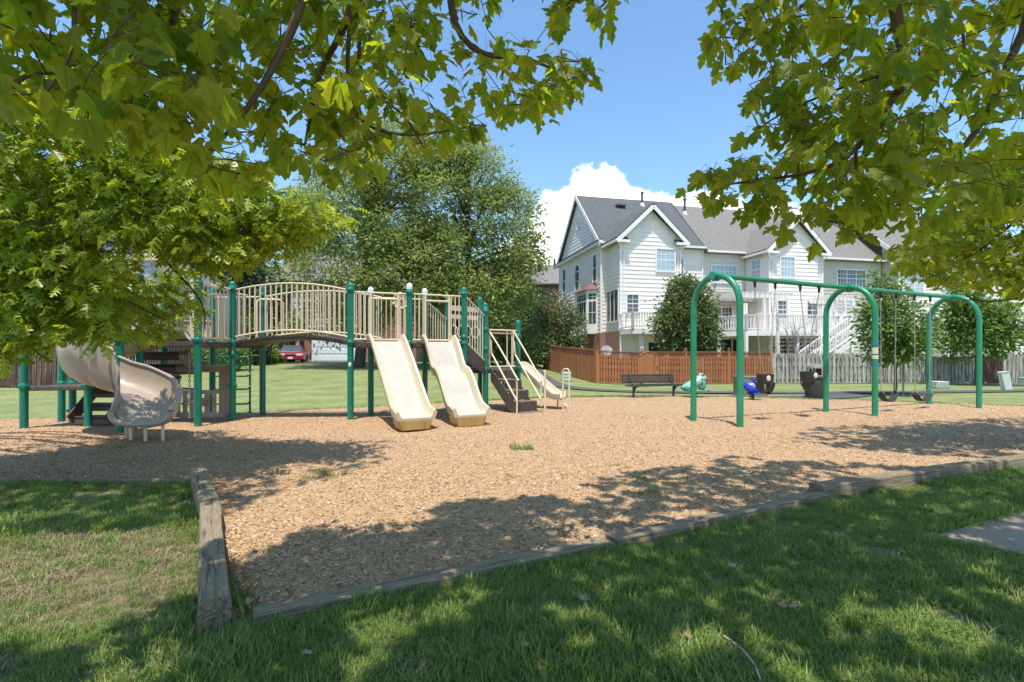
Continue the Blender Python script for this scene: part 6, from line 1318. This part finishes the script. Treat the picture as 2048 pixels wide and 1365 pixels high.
for i in range(2500):
    px, py = rpoly(PO)
    if any((px - h[0][0]) ** 2 + (py - h[0][1]) ** 2 < h[1] ** 2 for h in HOLES) or (py < 330 and random.random() < .35): continue
    cr.spray(at(px, py, random.uniform(7.1, 8.1) if 235 < px < 430 and py > 530 else random.uniform(4.9, 6.9) if px < 430 else random.uniform(5.7, 6.8)), random.randint(4, 8), .10, .168, .35, V((0, -.5, 1)))
R3 = [(-500, 935), (0, 931), (85, 927), (154, 910), (240, 907), (350, 890), (500, 888), (600, 898), (740, 912), (790, 926), (700, 955), (640, 972), (520, 1006), (430, 1040), (380, 1000), (200, 966), (-500, 972)]
overhead(cr, R3, 1000, 4.6, 7.4, .17, lambda x, y: inpoly(x, y, PO)); cr.done(M['oak'], [OAK])

# ------------------------------------------------------------------ trees, shrubs behind
def crown_leaves(root, name, lobes, n_clump, per, spread, size, asp, mat_, up=.8, base=None, holes=0.0):
    """clumps of small leaves through the outer half of each lobe, light showing between them"""
    P_, T_, N_, S_ = [], [], [], []; w = np.array([l[1][0] * l[1][1] * l[1][2] for l in lobes]) ** .75; w /= w.sum(); cl = []
    for i in range(n_clump):
        c, r = lobes[RNG.choice(len(lobes), p=w)]; d = RNG.normal(size=3); d /= np.linalg.norm(d); k = RNG.uniform(.35, 1) ** .45; q = np.array(c) + d * np.array(r) * k
        q += np.array(mnoise.noise_vector(V(q * .6))) * spread * 1.2
        if holes and mnoise.noise(V(q * (.55 if spread > .3 else 1.1))) < -holes: continue
        if base is not None and q[2] < base: continue
        cl.append(q); m = int(per * RNG.uniform(.6, 1.4)); p = q + RNG.normal(size=(m, 3)) * spread * np.array([1, 1, .7]); P_.append(p); o = p - q + d * spread * .5; o[:, 2] -= .25 * spread; T_.append(o + RNG.normal(size=(m, 3)) * spread * .3); nn = RNG.normal(size=(m, 3)) * .6; nn[:, 2] += up; nn[:, 1] -= .35; N_.append(nn); S_.append(RNG.uniform(.7, 1.3, m) * size)
    P_, T_, N_, S_ = map(np.concatenate, (P_, T_, N_, S_)); tm = (np.array([(0, 0, 0), (asp / 2, .45, -.06), (0, 1, -.1), (-asp / 2, .45, -.06)]), [(0, 1, 2, 3)])
    o = leafmesh(name, tm, P_, T_, N_, S_, RNG.random(len(P_)), mat_, root); return cl
def tree(name, label, base, lobes, n_clump, per, spread, size, asp, mat_, tr, bark='bark', fork=.35, group=None, nb=14, holes=.35, cat='tree', low=None):
    t = thing(name, label, cat, base, group); b = V(base); top_ = max(l[0][2] + l[1][2] for l in lobes); c0 = V(np.mean([l[0] for l in lobes], axis=0)); zf = b.z + (top_ - b.z) * fork
    cl = crown_leaves(t, 'crown', lobes, n_clump, per, spread, size, asp, M[mat_], holes=holes, base=low); up = V((b.x * .55 + c0.x * .45, b.y * .55 + c0.y * .45, zf)); tp = V((c0.x, c0.y, top_ - (top_ - zf) * .18))
    trunk(t, [b - V((0, 0, .15)), b.lerp(up, .5) + V((random.uniform(-.05, .05) * tr * 8, 0, 0)), up, up.lerp(tp, .5), tp], [tr, tr * .82, tr * .66, tr * .36, tr * .08], M[bark]); m = MB()
    for q in random.sample(cl, min(nb, len(cl))):
        q = V(q); a = b.lerp(up, random.uniform(.75, 1)) if q.z < zf + .5 else up.lerp(tp, min(.9, max(0, (q.z - zf) / max(.1, tp.z - zf) * random.uniform(.3, .7)))); h = a.lerp(q, .5) + V((0, 0, .08 * (q - a).length)); m.tube(smoothpts([a, h, q], 4), [tr * .34 * (1 - k / 9.5) + .01 for k in range(9)], 6)
    m.build('limb', M[bark], t, smooth=True); return t
g = V((-9.5, 32, terr(-9.5, 32)))
tree('willow_oak', 'tall willow oak with a thick dark trunk behind the bridge', g, [((-9.2, 32, 8.0), (5.0, 4.2, 5.0)), ((-7.0, 31.5, 11.0), (4.2, 4.0, 4.2)), ((-10.5, 32, 11.0), (3.0, 3.0, 3.6)), ((-8.0, 32, 14.0), (2.4, 2.4, 2.6)), ((-6.0, 30.5, 6.2), (3.6, 3.0, 2.8)), ((-11.0, 30.5, 2.9), (3.6, 1.2, .8))], 1150, 62, .36, .27, .36, 'willow', .36, nb=34, holes=.18)
g = V((-2.9, 33.2, terr(-2.9, 33.2)))
tree('willow_oak', 'rounded willow oak beside the clouds, right half of the tall tree group', g, [((-2.6, 33, 7.6), (4.6, 4.0, 4.6)), ((-3.4, 32.6, 11.2), (3.9, 3.6, 3.6)), ((-.4, 33, 9.2), (2.6, 2.6, 3.4)), ((-4.6, 32.6, 14.0), (2.6, 2.4, 1.9)), ((-2.6, 32, 4.6), (3.6, 3.0, 2.4))], 1100, 62, .36, .27, .36, 'willow', .30, nb=30, holes=.18)
g = V((1.6, 37.5, terr(1.6, 37.5)))
cm = tree('crape_myrtle', 'grey green crape myrtle with pink flower heads beside the white house', V((3.3, 35.4, terr(3.3, 35.4))), [((3.2, 35.2, 3.7), (1.5, 1.1, 2.0)), ((2.6, 35.2, 2.8), (1.2, 1.0, 1.5)), ((4.0, 35, 3.2), (.9, .8, 1.6))], 330, 26, .24, .17, .55, 'pear', .07, 'barkgrey', nb=14, holes=.5)
pk = MB()
for x, z in ((2.1, 4.4), (2.25, 4.6), (2.9, 5.5), (3.6, 5.3), (1.9, 3.9), (3.0, 4.9)):
    for k in range(7): pk.ball((x + random.gauss(0, .14), 34.3 + random.gauss(0, .1), z + random.gauss(0, .12)), .05, 5, 4)
pk.build('blossom', M['pink'], cm)['kind'] = 'stuff'
tree('shrub', 'dark green rounded shrub below the crape myrtle left of the red fence', V((.9, 33, terr(.9, 33))), [((.9, 33, 1.9), (1.7, 1.0, 1.4)), ((-.6, 33.5, 1.6), (1.3, .9, 1.1))], 230, 30, .22, .15, .55, 'bush', .05, nb=8, holes=.6, cat='shrub')
tree('round_tree', 'dense round glossy tree rising behind the red fence', V((9.2, 27.3, 0)), [((9.2, 27.3, 3.3), (1.55, 1.4, 2.0)), ((9.9, 27.2, 2.6), (1.1, 1.1, 1.3)), ((8.6, 27.1, 2.7), (1.0, 1.1, 1.4)), ((9.25, 27.3, 4.6), (.8, .8, .8))], 420, 40, .22, .17, .62, 'pear', .11, nb=10, holes=.7)
tree('oak_sapling', 'young bright green oak in front of the grey fence, trunk on the grass', V((13.4, 18.0, 0)), [((13.35, 18.0, 2.3), (.95, .9, 1.1)), ((13.2, 18.0, 3.1), (.62, .6, .8)), ((13.1, 17.8, 1.55), (.85, .8, .5)), ((13.9, 18, 2.0), (.5, .6, .8)), ((13.2, 18, 4.0), (.28, .3, .6))], 230, 26, .19, .17, .5, 'sapling', .06, nb=18, holes=.5)
tree('oak_sapling', 'wider young oak behind the fence at the far right arch', V((21.6, 24.0, 0)), [((21.6, 24.0, 2.5), (1.4, 1.1, 1.2)), ((21.2, 24.0, 3.4), (.9, .9, 1.0)), ((22.8, 24, 2.6), (1.1, 1.0, 1.1)), ((21.3, 24, 4.5), (.5, .6, .8))], 300, 30, .24, .20, .5, 'sapling', .07, nb=18, holes=.5)
t = thing('tree_stake', 'thin wooden stake beside the young oak trunk', 'stake', (13.75, 18.1, 0)); rod('pole', (13.75, 18.1, -.1), (13.75, 18.1, 1.25), .03, M['greywood'], t); rod('tie', (13.75, 18.08, 1.1), (13.42, 18.02, 1.12), .008, M['vent'], t)
# leafless shrub against the deck
bs_ = thing('bare_shrub', 'leafless many stemmed shrub in front of the pergola deck', 'shrub', (14.75, 27.3, 0)); m = MB()
def grow(a, d, ln, r, k):
    b = a + d * ln; m.tube([a, a.lerp(b, .5) + V((random.gauss(0, .03), random.gauss(0, .03), 0)), b], [r, r * .85, r * .68], 5, False)
    if k: [grow(a.lerp(b, random.uniform(.6, 1)), unit(d + V((random.gauss(0, .32), random.gauss(0, .25), random.gauss(.08, .15)))), ln * random.uniform(.62, .85), r * .62, k - 1) for _ in range(random.choice((2, 2, 3)))]
for i in range(6): grow(V((14.75 + random.gauss(0, .12), 27.3, 0)), unit(V((random.gauss(0, .22), random.gauss(0, .15), 1))), 1.25, .032, 4)
m.build('stems', M['barkgrey'], bs_)
# trees and shrubs past the lawn, each with its own crown
BT = [('dark leafy tree directly left of the bridge behind the lawn', (-23.5, 44), 9.5, 4.2, 'conifer'), ('tall pale green tree far behind the arched ladder', (-20.5, 52), 12.5, 4.6, 'willow'), ('broad dark tree beyond the lawn above the left guard rail', (-29, 50), 13, 5.5, 'conifer'), ('bushy tree beyond the grey house roof', (-38, 48), 13, 6, 'bush'), ('tree beside the brick house roof behind the willow oak', (-7, 56), 12, 5.0, 'conifer'), ('far tree between the willow oaks', (-1, 60), 11, 4.6, 'bush'), ('far tree left of the dormer roof', (-13, 62), 14, 5.5, 'willow')]
for lb, (x, y), h_, r_, mt in BT:
    z = terr(x, y); tree('far_tree', lb, V((x, y, z)), [((x, y, z + h_ * .55), (r_, r_ * .9, h_ * .40)), ((x + r_ * .4, y - 1, z + h_ * .38), (r_ * .8, r_ * .7, h_ * .28)), ((x - r_ * .45, y - .6, z + h_ * .42), (r_ * .75, r_ * .7, h_ * .3)), ((x, y, z + h_ * .85), (r_ * .5, r_ * .5, h_ * .2))], 420, 34, .55, .42, .5, mt, .22, nb=10, holes=.45, group='trees beyond the lawn')
SH = [('yellow green shrub behind the climbing ladder', (-16.6, 29), 1.9, 1.5, 'sapling'), ('dark shrub under the bridge left of the green post', (-17.7, 34.5), 2.9, 1.25, 'conifer'), ('low light green shrub beside the red car', (-17.75, 37.4), 1.0, .75, 'sapling'), ('slim shrub with thin stems near the ladder top', (-17.8, 35), 3.4, 1.2, 'bush'), ('dark hedge like shrub at the far left lawn edge', (-21, 36), 3.6, 2.8, 'conifer'), ('low shrub behind the slides at the willow oak foot', (-4.6, 36), 1.3, 1.5, 'bush')]
for lb, (x, y), h_, r_, mt in SH:
    z = terr(x, y); tree('shrub', lb, V((x, y, z)), [((x, y, z + h_ * .5), (r_, r_ * .8, h_ * .5)), ((x + r_ * .5, y, z + h_ * .4), (r_ * .6, r_ * .6, h_ * .36))], 150, 30, .20, .17, .5, mt, .05, nb=6, holes=.7, cat='shrub', group='shrubs beyond the lawn')
# closed belt of woods at the horizon, one mass
wl_ = []
for i in range(46): a = R(-62 + 124 * i / 45); d_ = random.uniform(92, 120); wl_.append(((d_ * math.sin(a), d_ * math.cos(a), random.uniform(3.5, 6.0)), (6.5, 5, random.uniform(4.5, 7))))
tw_ = link('far_woods', None); tw_.location = (0, 100, 0); tw_['kind'] = 'stuff'; tw_['label'] = 'belt of woods closing the horizon'
crown_leaves(tw_, 'crown', wl_, 1500, 24, .9, 1.0, .6, M['conifer'], holes=.9); tw_.children[0]['kind'] = 'stuff'

# ------------------------------------------------------------------ small things on the ground
lv = bpy.data.meshes.new('blade'); tv, tf = MAPLE; tv = tv.copy(); tv[:, 2] = .25 * np.abs(tv[:, 0]) ** 1.5 + .15 * (tv[:, 1] - .5) ** 2; lv.from_pydata(tv.tolist(), [], tf); lv.materials.append(M['deadleaf']); lv2 = lv.copy(); lv2.materials.clear(); lv2.materials.append(M['brownleaf'])
def fallen(px, py, sz, me, label, group, grass):
    p = gnd(px, py, .035 if not grass else .045); o = link('fallen_leaf', me); o.location = (p.x, p.y, bedz(p.x, p.y) + .012 if not grass else .05); o.rotation_euler = (random.uniform(-.4, .4), random.uniform(-.4, .4), random.uniform(0, 6.28)); o.scale = (sz * .7,) * 3; tag(o, label, 'leaf', group)
for (px, py), w_ in [((566, 1094), 'just right of the raised grey timber'), ((896, 971), 'below the straight slide in the sun'), ((954, 988), 'at the middle, in full sun'), ((832, 1032), 'left of the front shade tongue'), ((1236, 1032), 'in the middle of the front shade'), ((1176, 1019), 'at the upper rim of the front shade'), ((1176, 1055), 'close to the low front timber, middle of its shade'), ((520, 1195), 'next to the near end of the grey timber'), ((580, 1188), 'in the near corner between two timbers'), ((1457, 1024), 'beside the low timber left of its step'), ((1346, 1044), 'against the low timber left of the step'), ((1106, 1001), 'at the tip of the front shade'), ((700, 1010), 'between the two shade patches'), ((1300, 905), 'in the sun below the bench'), ((1700, 962), 'beside the raised dark timber'), ((760, 960), 'at the tip of the oak shade')]:
    fallen(px, py, random.uniform(.06, .085), lv, 'pale dry leaf on the chips ' + w_, 'pale leaves fallen on the chips', False)
for (px, py), w_ in [((1164, 1202), 'in the grass below the middle of the low timber'), ((1459, 1134), 'in the shaded grass well left of the slab'), ((1588, 1217), 'in the grass beside a curled brown leaf'), ((1862, 988), 'in the grass above the concrete slab'), ((623, 1307), 'in the grass right of the grey timber end'), ((1905, 1112), 'in the grass at the corner of the concrete slab'), ((1040, 1292), 'in the grass at the bottom middle'), ((300, 1245), 'in the dry grass left of the grey timber')]:
    fallen(px, py, random.uniform(.06, .08), lv, 'pale dry leaf lying ' + w_, 'pale leaves fallen on the grass', True)
for (px, py), w_ in [((1624, 1082), 'in the grass midway between slab and low timber'), ((1572, 1215), 'in the grass next to a pale leaf'), ((1803, 1102), 'on the bare patch left of the slab'), ((1790, 1120), 'lower on the bare patch left of the slab'), ((985, 1190), 'under the low timber, middle of the front grass'), ((1376, 1278), 'beside the pale twig in the grass'), ((480, 1250), 'in the corner right of the grey timber end')]:
    fallen(px, py, random.uniform(.055, .08), lv2, 'curled brown leaf ' + w_, 'brown leaves fallen on the grass', True)
def weed(px, py, n, sz, label):
    c = gnd(px, py, .03); t = thing('weed', label, 'weed', (c.x, c.y, bedz(c.x, c.y)), 'weeds growing through the chips')
    for i in range(n): o = link('tuft', GT[i % 4].data, t); o.location = (random.gauss(0, .12 * sz), random.gauss(0, .10 * sz), 0); o.rotation_euler = (0, 0, random.uniform(0, 6)); o.scale = (sz * random.uniform(.7, 1.2),) * 3
weed(1045, 905, 9, 1.1, 'sparse weeds in the chips right of the wave slide'); weed(245, 898, 5, 1.1, 'bright weed tuft in front of the spiral slide feet'); weed(655, 958, 7, .9, 'thin weeds at the edge of the oak shade'); weed(1242, 940, 3, .7, 'small weed pair in the sunny chips near the middle'); weed(1295, 962, 4, .8, 'low weed patch at the shade line right of the middle'); weed(1300, 988, 4, .8, 'low weed patch inside the front shade'); weed(1030, 962, 3, .6, 'tiny weed in the sunny chips below the wave slide')
t = link('twig', None); c = gnd(1490, 1330, .05); t.location = (c.x, c.y, .05); tag(t, 'pale fallen twig curving through the front grass', 'twig'); MB().tube(smoothpts([gnd(1448, 1272, .06), gnd(1480, 1295, .08), gnd(1506, 1325, .07), gnd(1522, 1362, .05)], 5), .004, 5).build('stick', M['greywood'], t)
